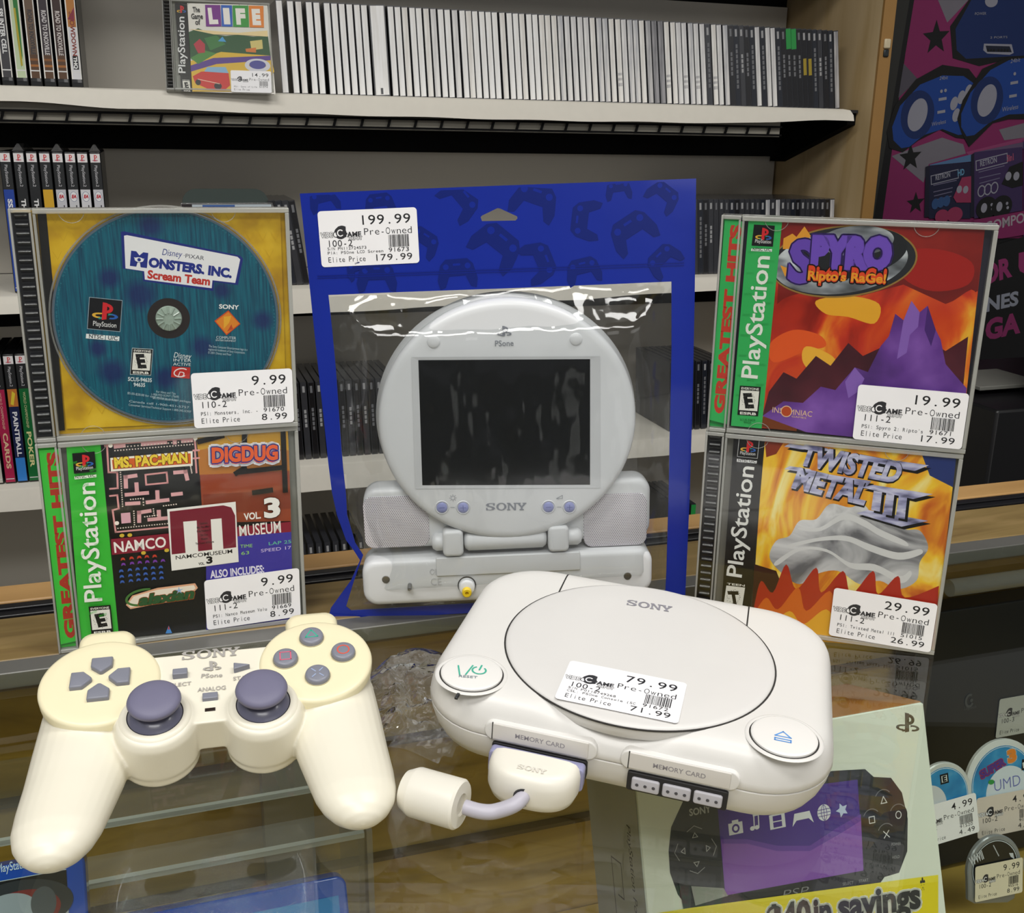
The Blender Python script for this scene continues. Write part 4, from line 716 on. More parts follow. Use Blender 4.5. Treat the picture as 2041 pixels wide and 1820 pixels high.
# D-shaped hood in plan, rounded over
def dplan(s,off): 
    P=[]
    for k in range(25):
        t=math.pi+math.pi*k/24; P.append((xa+(.0208*s)*math.copysign(abs(math.cos(t))**.75,math.cos(t)),-.0795+off-.0168*s*abs(math.sin(t))**.9))
    return [(xa-.0208*s,-.0785)]+P+[(xa+.0208*s,-.0785)]
g=B(); g.loft([[(x,y,z) for x,y in dplan(s,0)] for s,z in ((.80,.0008),(.93,.0022),(1,.006),(1,.0130),(.96,.0162),(.88,.0182),(.72,.0192),(.3,.0195))]); hood=g.build('plug_hood',CRM,pg,smooth=1.0)
a=Art(); a.rough=.5; sony(a,(xa*1000-6,-91),(xa*1000+7,-91),3,'d6d2c8'); a.build('embossed_mark',hood,(0,0,.0197),(1,0,0),(0,1,0))
INV=RC.inverted()
def loc(p): return tuple(INV @ Vector(p))
tip=(xa-.001,-.0953,.0090)
g=B(); g.lathe([(.0046,-.001),(.0046,.0006)],(0,0,0),20,axis='y'); o=g.build('cord_collar',mat(H('2a292c'),.6),pg); o.location=tip; o.rotation_euler=(0,0,.25)
# ---------------------------------------------------------------- gamepad
CREAM = mat(H('e4dfce'),.36,spec=.5,noise=.012,bump=.015,bscale=2500,name='yellowed_cream_plastic'); GKEY = mat(H('7d7f8b'),.38,noise=.03,name='grey_key_plastic'); GRUB = mat(H('6e6c84'),.55,noise=.04,name='grey_rubber')
RT = Matrix(((.97005,-.23309,.06841,-.1406),(.2429,.92657,-.28718,.4442),(.00356,.2952,.95543,.046),(0,0,0,1))) @ Matrix.Scale(.955,4)
AGED = mat(H('e9e0bd'),.38,spec=.5,noise=.012,bump=.015,bscale=2500,name='aged_cream_plastic')
gp = thing('gamepad','yellowed cream twin stick gamepad with grey sticks and coloured button symbols','gamepad',RT)
g = B()
for s in (-1,1):
    g.lathe([(.020,-.026),(.0262,-.024),(.0274,-.016),(.0275,-.0035),(.0270,-.0012)],(s*.0515,0,0),48)
    path=[(.0545,.012,-.020,.020,.0150),(.056,-.004,-.0215,.0242,.0180),(.0582,-.026,-.0210,.0234,.0176),(.0608,-.048,-.0185,.0214,.0158),(.0628,-.064,-.0155,.0200,.0140),(.0638,-.0755,-.0128,.0186,.0124),(.0643,-.0830,-.0116,.0162,.0108),(.0646,-.0885,-.0108,.0126,.0088),(.0648,-.0922,-.0102,.0084,.0060),(.0649,-.0940,-.0099,.0038,.0028),(.0649,-.0945,-.0098,.0006,.0005)]
    g.loft([[(s*x+rx*math.cos(2*math.pi*k/28),y,z+rz*math.sin(2*math.pi*k/28)) for k in range(28)] for x,y,z,rx,rz in path])
    g.lathe([(.0172,-.0285),(.0184,-.0270),(.0184,-.0228),(.0190,-.0222),(.0188,-.004),(.0176,-.0006),(.0160,.0004)],(s*.0247,-.0268,0),48)
g.loft(rings=[[(x,y,z) for x,y in rrect(.078,.047,.004,4,0,-.0088)] for z in (-.020,-.0135,-.003,-.0014)]); 
g.loft([[(x,y,z) for x,y in rrect(.070,.034,.004,4,0,.002)] for z in (-.028,-.0200)])
body = remesh_obj(g.build('body',CREAM,gp), .00075, 9)
# wells for the sticks are dark sockets with raised rims
for s in (-1,1):
    c=(s*.0247,-.0262,0)
    g=B(); g.lathe([(.0128,.0012),(.0142,.0016),(.0156,.0012),(.0164,.0002),(.0156,-.0004),(.0128,-.0002),(.0128,.0012)],c,56,caps=False); g.build('well_rim',CREAM,gp,smooth=1.4)
    g=B(); g.lathe([(.0129,.0009),(.0127,.0009)],c,56); g.build('stick_well',mat(H('17161a'),.6),gp)
    st=thing('analog_stick',None,None,Matrix.Identity(4)); st.parent=gp; st.matrix_local=Matrix.Translation(c)
    g=B(); g.lathe([(.0124,.0011),(.0117,.0022),(.0095,.0042),(.0065,.0054),(.0055,.0060),(.0052,.0075),(.0070,.0082)],(0,0,0),48); g.build('stick_dome',mat(H('5a5a6c'),.35,coat=.2),st,smooth=1.0)
    g=B(); g.lathe([(.0060,.0076),(.0100,.0080),(.0118,.0088),(.0122,.0100),(.0117,.0113),(.0100,.0124),(.0060,.0131),(.001,.0133)],(-s*.0004,.0004,0),56); g.build('stick_cap',GRUB,st,smooth=1.4)
    for q in list(st.children): pass
    # round control plates
    g=B(); g.lathe([(.0279,-.006),(.0281,-.0016),(.0276,-.0004),(.0262,.0002),(.022,.0004),(.001,.0004)],(s*.0515,0,0),72); g.build('button_plate',AGED,gp,smooth=1.0)
    # shoulder buttons and triggers
    g=B(); g.loft([[(s*.0512+x,y,z) for x,y in rrect(w,d,.006,6,0,yc)] for w,d,yc,z in ((.026,.020,.026,-.018),(.027,.022,.027,-.010),(.027,.022,.0272,-.005),(.025,.020,.0270,-.0025),(.021,.016,.026,-.0014))]); g.build('shoulder_button',AGED,gp,smooth=.9)
    g=B(); g.loft([[(s*.0512+x,y,z) for x,y in rrect(w,d,.005,6,0,yc)] for w,d,yc,z in ((.016,.014,.025,-.0540),(.022,.018,.026,-.0525),(.025,.020,.026,-.040),(.026,.021,.027,-.021))]); g.build('trigger',CREAM,gp,smooth=.9)
# direction keys
def key(cx,cy,ang):
    P=[(-.0050,.0046),(.0050,.0046),(.0050,-.0012),(.0006,-.0052),(-.0006,-.0052),(-.0050,-.0012)]
    c,q=math.cos(ang),math.sin(ang); R=lambda x,y:(cx+c*x-q*y,cy+q*x+c*y)
    g=B(); g.loft([[(*R(x*k,y*k),z) for x,y in P] for k,z in ((1,.0),(1,.0022),(.96,.0028),(.86,.0030))]); o=g.build('direction_key',GKEY,gp,bevel=.0007,seg=3)
for dx,dy,an in ((0,.0090,0),(-.0090,0,math.pi/2),(0,-.0090,math.pi),(.0090,0,-math.pi/2)): key(-.0511+dx,.0003+dy,an)
SYM={'tri':'28b090','cir':'e0533a','sq':'d8607a','x':'9aa8c8'}
for nm,x,y in (('tri',.0503,.0150),('sq',.0365,.0014),('cir',.0653,.0018),('x',.0514,-.0122)):
    g=B(); g.lathe([(.0064,.0002),(.0064,.0009),(.0061,.0009)],(x,y,0),32,caps=False); g.build('key_recess',mat(H('b9b296'),.5),gp)
    g=B(); g.lathe([(.0060,0),(.0060,.0024),(.0057,.0030),(.0048,.0034),(.001,.0036)],(x,y,0),40); b=g.build('action_button',GKEY,gp,smooth=.8)
    a=Art(); a.rough=.4; X,Y=x*1000,y*1000
    if nm=='tri': a.line([(X-3.1,Y-1.9),(X+3.1,Y-1.9),(X,Y+3.2)],.55,SYM[nm],True)
    if nm=='sq': a.line([(X-2.6,Y-2.6),(X+2.6,Y-2.6),(X+2.6,Y+2.6),(X-2.6,Y+2.6)],.55,SYM[nm],True)
    if nm=='cir': a.ring(X,Y,3.2,3.2,.6,SYM[nm])
    if nm=='x': a.line([(X-2.7,Y-2.7),(X+2.7,Y+2.7)],.55,SYM[nm]); a.line([(X-2.7,Y+2.7),(X+2.7,Y-2.7)],.55,SYM[nm])
    a.build('button_symbol',b,(0,0,.00358),(1,0,0),(0,1,0))
# small keys
def small(nm,pts,h=.0020):
    g=B(); g.loft([[(x*k+cx_*(1-k),y*k+cy_*(1-k),z) for x,y in pts] for k,z in ((1,-.003),(1,h-.0004),(.9,h))for cx_,cy_ in [(sum(p[0] for p in pts)/len(pts),sum(p[1] for p in pts)/len(pts))]]); return g.build(nm,GKEY,gp,bevel=.0004)
small('select_button',[(-.0178,-.0022),(-.0108,-.0022),(-.0108,.0018),(-.0178,.0018)])
small('start_button',[(.0112,.0020),(.0112,-.0024),(.0192,-.0002)])
small('mode_button',[(-.0036,-.0190),(.0036,-.0190),(.0036,-.0152),(-.0036,-.0152)],.0008)
B().box(-.0024,-.0256,-.003,.0024,-.0238,-.00095).build('status_light',mat(H('2a1f1c'),.3),gp)
a=Art(); a.rough=.45; INK='a39f9a'
sony(a,*[(-14.2,10.1),(14.2,9.6)],6.0,INK); T=aff(*[(-4.0,7.5),(4.8,7.2),(-3.5,0.4)]); pslogo(a,lambda x,y:T(x,1-y),(INK,)*4)
a.text('PSone',*[(-4.4,-3.6),(5.6,-4.3)],2.6,INK,bold=.01); a.text('SELECT',*[(-20.2,-7.7),(-9.0,-7.6)],2.3,INK,bold=.01); a.text('START',*[(10.8,-7.5),(21.1,-7.3)],2.3,INK,bold=.01); a.text('ANALOG',*[(-6.0,-12.6),(7.2,-12.9)],2.5,INK,bold=.01)
a.build('lettering',gp,(0,0,-.00095),(1,0,0),(0,1,0))
g=B(); g.loft([[(x,y,z) for x,y in rrect(.024,.020,.003,4,0,-.014)] for z in (-.0205,-.0137)]); g.build('underside_socket',mat(H('55535c'),.5),gp)
g=B(); g.tube([(0,.010,-.020),(.003,.026,-.024),(.006,.040,-.031),(.010,.047,-.037),(.018,.049,-.040),(.026,.044,-.038),(.031,.032,-.034),(.033,.018,-.030)],[.0045,.0042,.0034,.0030,.0030,.0030,.0030,.0030],14); g.build('cord',CREAM,gp,smooth=1)
# bead and cord of the cable (kept with the plug)
g=B(); g.lathe([(.0065,-.0002),(.0085,.0006),(.0107,.0050),(.0109,.0058),(.0109,.0268),(.0100,.0279),(.0050,.0281),(.0048,.0269)],(0,0,0),40); bd=g.build('ferrite_bead',CRM,pg,smooth=.5)
bm_=Matrix.Translation((-.0450,.4040,.0110)) @ Vector((.029,-.0125,.0)).to_track_quat('Z','Y').to_matrix().to_4x4(); bd.matrix_local = RC.inverted() @ bm_
tw = RC @ Vector(tip)
g=B(); pts=[Vector((-.0178,.3922,.0105)),Vector((-.011,.3898,.0102)),Vector((-.0045,.3900,.0102)),tw+Vector((-.003,-.0045,-.0004)),tw+Vector((.0015,.004,.0005))]
def spline(P,n=6):
    out=[]
    for i in range(len(P)-1):
        p0,p1,p2,p3=P[max(i-1,0)],P[i],P[i+1],P[min(i+2,len(P)-1)]
        for k in range(n): t=k/n; out.append(.5*((2*p1)+(p2-p0)*t+(2*p0-5*p1+4*p2-p3)*t*t+(3*p1-p0-3*p2+p3)*t**3))
    return out+[P[-1]]
g.tube([loc(p) for p in spline(pts)],.0033,14); g.build('cord',CORD,pg,smooth=1.2)
# ---------------------------------------------------------------- add-on screen inside a blue pouch
BG = pose((-.1116,.5993,.0012),.0666,.0161,.0388)
BLUE = mat(H('0b2796'),.28,coat=.5,noise=.05,nscale=30,bump=.10,bscale=28,name='blue_film'); BLUED='0a1f72'
PALE = mat(H('d6d8da'),.36,noise=.012,bump=.015,bscale=2500,name='pale_grey_plastic'); PALED = mat(H('c6c8ca'),.4,noise=.012)
po = thing('pouch','blue zip pouch with clear window and a white price sticker, standing behind the console','pouch',BG)
OUT=[(0.6,256.5),(29.1,256.9),(57.3,257.3),(113.9,258.0),(171.1,258.5),(225.0,259.1),(225.3,233.8),(225.8,190.3),(226.0,129.6),(225.6,65.7),(224.7,22.2),(224.2,-0.5)]
OUT+=[(203.2,-1.8),(139.0,-2.7),(75.3,-3.5),(31.1,-4.3),(9.0,-6.6),(-1.2,-0.5),(0.4,4.5),(14.0,22.4),(20.4,35.5),(16.9,42.3),(12.7,49.1),(8.3,65.6),(6.3,80.2),(5.4,97.7),(4.8,119.6),(3.6,156.2),(2.5,191.6),(1.6,226.0)]
HOLE=[(12.5,199.4),(54.3,199.8),(112.4,200.0),(171.0,200.5),(211.9,201.0),(212.6,160.8),(212.5,114.5),(212.4,66.2),(211.9,19.4),(211.5,5.7)]
HOLE+=[(171.0,4.3),(107.2,3.4),(44.1,2.6),(12.7,2.1),(9.8,5.0),(15.9,22.3),(22.5,38.7),(18.1,47.2),(14.4,65.3),(14.6,78.2),(14.0,95.8),(13.8,106.8),(13.8,128.5),(13.8,155.8),(13.2,179.6)]
NOTCH=[(101.4,240.9),(102.2,241.7),(111.1,245.6),(112.5,245.4),(122.2,240.7),(122.4,239.6),(121.3,238.4),(102.1,238.6)]
def plate(name, loops, y0, y1, mats, parent, sub=0):
    bm=bmesh.new(); es=[]
    for lp in loops:
        vv=[bm.verts.new((x*.001,y0,z*.001)) for x,z in lp]
        for i in range(len(vv)): es.append(bm.edges.new((vv[i],vv[(i+1)%len(vv)])))
    bmesh.ops.triangle_fill(bm,edges=es,use_beauty=True); 
    if sub: 
        bmesh.ops.triangulate(bm,faces=bm.faces)
    r=bmesh.ops.extrude_face_region(bm,geom=bm.faces[:]); 
    for v in [q for q in r['geom'] if isinstance(q,bmesh.types.BMVert)]: v.co.y=y1
    bmesh.ops.recalc_face_normals(bm,faces=bm.faces); me=D.meshes.new(name); bm.to_mesh(me); bm.free(); return link(name,me,mats,parent)
plate('blue_border',[OUT,HOLE,NOTCH],-.0004,.0004,BLUE,po)
a=Art(step=.004); a.rough=.3
# faint printed joypad silhouettes in darker blue
def padsil(cx,cy,s,rot):
    c,q=math.cos(rot),math.sin(rot); ZT=lambda x:OUT[0][1]+(OUT[5][1]-OUT[0][1])*(x-OUT[0][0])/(OUT[5][0]-OUT[0][0])-1.2
    def R(x,y): X_=cx+s*(c*x-q*y); return (X_,min(cy+s*(q*x+c*y),ZT(X_)))
    a.poly([R(*p) for p in ((-9,4),(-6,7),(6,7),(9,4),(11,-4),(10,-9),(7,-8),(4.5,-2),(-4.5,-2),(-7,-8),(-10,-9),(-11,-4))],BLUED)
    for x,y in ((-6,3),(6,3)): a.faces([R(x+1.6*math.cos(t*math.pi/8),y+1.6*math.sin(t*math.pi/8)) for t in range(16)],[list(range(16))],'0b2690')
    a.poly([R(x,y) for x,y in ((-2,3.4),(2,3.4),(2,4.6),(-2,4.6))],'0b2690')
for (x,y),s,r_ in zip([(13.7,253.0),(44.7,249.9),(90.2,251.0),(132.4,249.9),(180.4,254.4),(206.6,250.3),(160.7,237.6),(110.6,225.0),(188.3,231.0),(68.2,228.6),(134.8,214.9),(160.0,209.4),(86.9,210.4),(40.6,209.5),(206.6,214.0),(30.9,214.5)],(.8,.8,1.1,1.25,.7,.9,1.05,1.35,1.25,.9,1.1,.95,1.05,1.05,.95,.7),(.2,.1,-.9,-.35,.1,-.7,1.45,-.7,.55,-.6,-1.2,.2,.05,.0,.75,.3)): 
    if not (-70<x<300 and y<260): pass
    padsil(x,y,s,r_)
for q in ([(7.2,210.5),(218.8,211.8)],[(7.1,209.3),(218.8,210.3)]): a.line(q,.5,'0a2184')
a.build('printed_pattern',po,(0,-.00045,0))
pricetag(po,*[(9.6,246.5),(65.3,247.4),(9.9,215.3)],'199.99','100-2','P1A: PSOne LCD Screen','91673','179.99',(0,-.0007,0),(1,0,0),(0,0,1),sn='S/N PN112724573')
# the clear window, bulged over the screen and wrinkled
FILM = clear('pouch_film',(.94,.95,.95),.07,1.5,body=.004,bodycol=(.75,.75,.75),bump=.62,bscale=24,stretch=(1,1,.45),gain=1.5)
HX=[p[0] for p in HOLE]; HZ=[p[1] for p in HOLE]; x0,x1,z0,z1=min(HX),max(HX),min(HZ),max(HZ)
def inside(x,z,poly):
    r=False; n=len(poly)
    for i in range(n):
        (a0,b0),(a1,b1)=poly[i],poly[(i+1)%n]
        if (b0>z)!=(b1>z) and x<(a1-a0)*(z-b0)/(b1-b0)+a0: r=not r
    return r
from mathutils import noise as NZ
def edge_d(x,z):
    d=1e9; n=len(HOLE)
    for i in range(n):
        (a0,b0),(a1,b1)=HOLE[i],HOLE[(i+1)%n]; L2_=(a1-a0)**2+(b1-b0)**2 or 1; t=max(0,min(1,((x-a0)*(a1-a0)+(z-b0)*(b1-b0))/L2_)); d=min(d,math.hypot(x-a0-t*(a1-a0),z-b0-t*(b1-b0)))
    return d
def film(sign,name):
    nx,nz=70,78; V=[];F=[]; idx={}
    def vert(i,k):
        if (i,k) in idx: return idx[i,k]
        x=x0+(x1-x0)*i/nx; z=z0+(z1-z0)*k/nz
        e=edge_d(x,z) if inside(x,z,HOLE) else 0; w_=min(1,e/26); w_=w_*w_*(3-2*w_)
        wr=NZ.noise(Vector((x*.035,z*.016,3*sign)))*4.0+NZ.noise(Vector((x*.09,z*.05,9*sign)))*1.8
        y=sign*(w_*(18.5 if sign<0 else 9)+min(1,e/8)*wr*(1-w_*.85)*1.0)
        idx[i,k]=len(V); V.append((x*.001,y*.001-.0002*sign,z*.001)); return idx[i,k]
    for i in range(nx):
        for k in range(nz):
            if inside(x0+(x1-x0)*(i+.5)/nx,z0+(z1-z0)*(k+.5)/nz,HOLE): F.append((vert(i,k),vert(i+1,k),vert(i+1,k+1),vert(i,k+1)))
    me=D.meshes.new(name); me.from_pydata(V,[],F); return link(name,me,FILM,po,3.2)
film(-1,'clear_window'); film(1,'clear_back')
# ---------------------------------------------------------------- the folding screen itself
SG = pose(W(0,0,0),0) 
SM = BG @ Matrix.Translation((0,-.016,0))
sc = thing('add_on_screen','pale grey folding screen with round face and speaker bar, inside the blue pouch','screen',SM)
(cx,cz),=[(112.6,128.3)]; lf,=[(37.4,130.1)]; rt,=[(189.5,126.9)]; tp,=[(112.3,195.8)]; bt,=[(113.7,50.4)]
rx=(rt[0]-lf[0])/2000; rz=(tp[1]-bt[1])/2000; cx=(lf[0]+rt[0])/2000; cz=(tp[1]+bt[1])/2000
g=B(); ry=rz/rx
def ell_ring(k,y,n=96): return [(cx+(rx*k)*math.cos(2*math.pi*i/n),y,cz+(rz*k)*math.sin(2*math.pi*i/n)) for i in range(n)]
g.loft([ell_ring(.975,.0125),ell_ring(1.0,.0100),ell_ring(1.0,.0055),ell_ring(.994,.0030),ell_ring(.980,.0012),ell_ring(.955,.0003),ell_ring(.92,0)]); g.build('display_housing',PALE,sc,smooth=.9)
g=B(); g.loft([ell_ring(1.02,.026),ell_ring(1.03,.020),ell_ring(1.0,.0126)]); g.build('display_back',PALED,sc,smooth=.9)
q=[(58.8,164.5),(167.5,161.2),(167.5,81.2),(57.3,85.4)]; x_0=q[0][0]/1000; x_1=q[1][0]/1000; zt=q[0][1]/1000; zb=q[3][1]/1000
s=[(62.7,162.6),(161.7,159.7),(161.4,83.4),(61.5,87.4)]
# recessed bezel and the dark panel
OUTR=[(p[0]*.001,p[1]*.001) for p in q]; INR=[(p[0]*.001,p[1]*.001) for p in s]
g=B(); g.add([(x,-.0003,z) for x,z in OUTR]+[(x,-.0001,z) for x,z in INR],[(0,1,5,4),(1,2,6,5),(2,3,7,6),(3,0,4,7)]); g.build('screen_bezel',PALED,sc)
g=B(); g.loft([[(x,y,z) for x,z in INR] for y in (.0002,-.00015)]); g.build('display_panel',mat(H('0a0c0d'),.15,coat=.3,noise=.1,name='dark_panel_glass'),sc)
for px in ([(71.8,173.0)],[(153.6,171.7)]):
    (x,z),=px; g=B(); g.lathe([(.0036,.0002),(.0036,-.0004),(.0030,-.0008),(.0008,-.0009)],(x*.001,0,z*.001),32,axis='y'); g.build('screw_cap',PALE,sc,smooth=.8)
for (x,z),sg in zip([(72.5,73.1),(85.1,72.5),(136.2,70.6),(148.9,70.0)],'-+-+'):
    g=B(); g.lathe([(.0044,-.0001),(.0039,-.0006),(.0034,-.0001)],(x*.001,0,z*.001),36,axis='y',caps=False); g.build('button_rim',PALE,sc,smooth=1)
    g=B(); g.lathe([(.0031,0),(.0031,-.0007),(.0026,-.0011),(.0006,-.0012)],(x*.001,0,z*.001),32,axis='y'); b=g.build('setting_button',mat(H('8d93c4'),.4,noise=.03),sc,smooth=.8)
    a=Art(); a.line([(x-1.5,z),(x+1.5,z)],.35,'5a609a'); 
    if sg=='+': a.line([(x,z-1.5),(x,z+1.5)],.35,'5a609a')
    a.build('sign',b,(0,-.00122,0))
a=Art(); a.rough=.45; INK2='80848e'
sony(a,*[(98.5,70.0),(122.9,69.2)],4.6,INK2); T=aff(*[(108.1,180.9),(116.6,180.6),(108.0,174.6)]); pslogo(a,lambda x,y:T(x,1-y),('7c8088',)*4); a.text('PSone',*[(106.9,169.2),(117.5,169.1)],3.2,'7c8088',bold=.005)
(x,z),=[(79.3,78.8)]; a.ring(x,z,1.3,1.3,.25,INK2,n=16)
for k in range(8): t=k*math.pi/4; a.line([(x+1.7*math.cos(t),z+1.7*math.sin(t)),(x+2.1*math.cos(t),z+2.1*math.sin(t))],.25,INK2)
(x,z),=[(142.9,76.6)]; a.line([(x-1.8,z-1),(x+1.8,z-1),(x+1.8,z+1)],.25,INK2,True)
for p,r_ in ([(77.6,72.9),(80.0,72.8)],[(141.4,70.3),(143.8,70.2)]): a.line([p,r_],.25,INK2)
a.build('lettering',sc,(0,-.0003,0))
# speaker bar behind the round face, then hinge and base
q=[(25.0,84.0),(200.0,80.1),(200.5,40.4),(23.5,45.0)]; xm=(q[0][0]+q[1][0])/2000; zm=(q[0][1]+q[3][1])/2000-.0005; bw=(q[1][0]-q[0][0])/1000; bh=(q[0][1]-q[3][1])/1000
tl=-.0006
g=B(); g.loft(rbox(bw,bh,.009,.0085,.028,.004,xm,zm)); g.build('speaker_bar',PALE,sc,smooth=.8)
m=D.materials.new('perforated_grille'); m.use_nodes=True; nt=m.node_tree; N=nt.nodes.new; Lk=nt.links.new; bs=nt.nodes['Principled BSDF']; bs.inputs['Roughness'].default_value=.45
tc=N('ShaderNodeTexCoord'); sp=N('ShaderNodeSeparateXYZ'); Lk(tc.outputs['Object'],sp.inputs[0])
def mth(op,a_,b_=None):
    n=N('ShaderNodeMath'); n.operation=op
    for i,v_ in enumerate((a_,b_)):
        if v_ is None: continue
        if hasattr(v_,'links'): Lk(v_,n.inputs[i])
        else: n.inputs[i].default_value=v_
    return n.outputs[0]
P_=.00118
rows=mth('DIVIDE',sp.outputs['Z'],P_*.866); rw=mth('FLOOR',rows); par=mth('MULTIPLY',mth('MODULO',mth('ABSOLUTE',rw),2.),.5)
fx=mth('SUBTRACT',mth('FRACT',mth('ADD',mth('DIVIDE',sp.outputs['X'],P_),par)),.5); fz=mth('MULTIPLY',mth('SUBTRACT',mth('FRACT',rows),.5),.866)
dd=mth('SQRT',mth('ADD',mth('POWER',fx,2.),mth('POWER',fz,2.))); hole=mth('LESS_THAN',dd,.27)
mx=N('ShaderNodeMix'); mx.data_type='RGBA'; mx.inputs['A'].default_value=(*[srgb(c) for c in H('dad7dc')],1); mx.inputs['B'].default_value=(*[srgb(c) for c in H('6f6672')],1); Lk(hole,mx.inputs['Factor']); Lk(mx.outputs['Result'],bs.inputs['Base Color'])
for q2 in ([(26.9,78.5),(64.1,77.7),(62.7,45.9),(25.0,47.7)],[(158.6,74.2),(197.1,72.7),(197.5,40.5),(158.5,42.0)]):
    xs=[p[0]*.001 for p in q2]; zs=[p[1]*.001 for p in q2]
    g=B(); g.loft(rbox(max(xs)-min(xs),max(zs)-min(zs),.0055,.0079,.0092,.0004,(max(xs)+min(xs))/2,(max(zs)+min(zs))/2)); g.build('speaker_grille',m,sc,smooth=.8)
# hinge barrel
hq=[(65.0,50.9),(157.3,47.1)]; hz=sum(p[1] for p in hq)/2000-.0002
def barrel(nm,p0,p1,r,mt,ydep=.0068):
    g=B(); x0_,x1_=p0*.001,p1*.001; e=.003
    g.lathe([(r*.2,x0_),(r*.75,x0_+e*.3),(r,x0_+e),(r,x1_-e),(r*.75,x1_-e*.3),(r*.2,x1_)],(0,ydep,hz),32,axis='x'); return g.build(nm,mt,sc,smooth=.9)
xa_=[(65.0,50.9),(71.8,50.5),(84.6,49.9),(135.7,47.5),(148.7,46.9),(157.3,46.5)]; X=[p[0] for p in xa_]
barrel('hinge_cap',X[0],X[1]+3,.0055,PALE); barrel('hinge_cap',X[4]-3,X[5],.0055,PALE); barrel('hinge_barrel',X[2],X[3],.0062,PALE)
for a_,b_ in ((X[1],X[2]),(X[3],X[4])):
    g=B(); g.loft(rbox((b_-a_)*.001-.0004,.0165,.003,-.0008,.014,.002,(a_+b_)/2000,hz+.0008)); g.build('hinge_arm',PALE,sc,smooth=.8)
q=[(22.3,41.2),(200.5,38.5),(200.9,7.2),(21.8,13.0)]; xm=(q[0][0]+q[1][0])/2000; bw=(q[1][0]-q[0][0])/1000; zt=(q[0][1]+q[1][1])/2000; zb=(q[2][1]+q[3][1])/2000
g=B(); g.loft(rbox(bw,zt-zb,.009,.0020,.030,.004,xm,(zt+zb)/2)); base=g.build('base',PALE,sc,smooth=.8)
g=B(); g.loft(rbox(.088,.012,.001,.0010,.004,.0006,xm,zt-.0055)); g.build('base_step',PALE,sc,smooth=.6)
SCREW=mat(H('8b8a88'),.3,.9)
for (x,z) in [(36.6,27.6),(109.6,32.8),(184.8,22.6)]: 
    g=B(); g.lathe([(.0026,.0023),(.0022,.0015),(.0006,.0016)],(x*.001,0,z*.001),20,axis='y'); g.build('screw',SCREW,sc,smooth=.6)
(x,z),=[(50.9,23.4)]; g=B(); g.lathe([(.0013,.002),(.0013,-.0045),(.0010,-.0052),(.0003,-.0053)],(x*.001,0,z*.001),16,axis='y'); g.build('locating_pin',SCREW,sc,smooth=.8)
(x,z),=[(85.6,21.7)]; g=B(); g.lathe([(.0056,.0022),(.0056,.0014),(.0052,.0014)],(x*.001,0,z*.001),32,axis='y'); g.build('jack_recess',mat(H('3a3a3c'),.6),sc)
g=B(); g.lathe([(.0050,.0012),(.0050,-.001),(.0044,-.0036),(.0036,-.004)],(x*.001,0,z*.001),32,axis='y'); g.build('jack_sleeve',PALE,sc,smooth=.7)
g=B(); g.lathe([(.0030,-.0038),(.0028,-.0066),(.0024,-.0070),(.0011,-.0070),(.0010,-.0050)],(x*.001-.0002,0,z*.001-.0018),28,axis='y'); g.build('jack_tip',mat(H('e0c020'),.35,noise=.05),sc,smooth=.7)
a=Art(); a.rough=.5; a.text('ON1158',*[(63.3,29.5),(77.4,29.3)],3.6,'bdbfc2',bold=.02); a.text('CE',*[(63.7,22.5),(70.2,22.5)],4.4,'bdbfc2'); a.build('embossed_marks',base,(0,.0018,0))
# ---------------------------------------------------------------- goods on the shelves
def wrapmat(name, c0, c1, metal, rough):
    return ramp_mat(name,[(.3,H(c0)),(.6,H(c1))],1,3,rough,(260,20,14),.2,.25,.6)
WR = []  # spine tones with the wrap's white reflection put into the colour
for k,(c0,c1,me_,ro) in enumerate((('e8e6e2','fafafa',.0,.25),('d4cfc8','f6f4f0',.0,.25),('c2c0c2','efeeec',.0,.22),('9ea0a8','e6e4e2',.0,.22),('7c7c82','c8c6c6',.0,.22),('48484e','98969a',.0,.22))):
    WR.append(wrapmat('wrap_glare_spine',c0,c1,me_,ro)); MATS.pop('wrap_glare_spine')
CASEK = mat(H('1c1c20'),.25,coat=.4,name='case_black'); CASEG=mat(H('3c3d42'),.22,coat=.5,noise=.15,name='case_smoke'); WTX=mat(H('a8a8aa'),.4); WTX2=mat(H('75767a'),.4)
def case_mesh(w,h,d,body,spine,marks,step=.00004):
    # marks: (z0,z1,material) across the spine, or (x0,x1,z0,z1,material)
    mats=[body,spine]; g=B(); g.box(0,.0004,0,w,d,h,0); g.box(w*.08,0,h*.012,w*.92,.0006,h*.988,1)
    y=-.00002
    for m_ in marks:
        x0,x1,z0,z1,mt=m_ if len(m_)==5 else (.12,.88,*m_)
        if mt not in mats: mats.append(mt)
        y-=step; g.add([(w*x0,y,h*z0),(w*x1,y,h*z0),(w*x1,y,h*z1),(w*x0,y,h*z1)],[(0,1,2,3)],mats.index(mt))
    me=g.mesh('case'); 
    for q in mats: me.materials.append(q)
    return me
CDM=[case_mesh(.0092,.1245,.14,CASEG,WR[i],[]) for i in range(6)]
stripe=[(.20,.24,WR[4]),(.27,.30,WR[4]),(.33,.36,WR[4])]; CDS=[case_mesh(.0092,.1245,.14,CASEG,WR[i],stripe) for i in (1,2)]
GRN=mat(H('2a9a48'),.35,coat=.3); YLW=mat(H('a89230'),.4); NAV=mat(H('20242e'),.3,coat=.4)
def txt(z0,z1,n,mt,x0=.32,x1=.7):
    out=[]; st=(z1-z0)/n
    for k in range(n): out.append((x0,x1,z0+st*k,z0+st*(k+.78),mt))
    return out
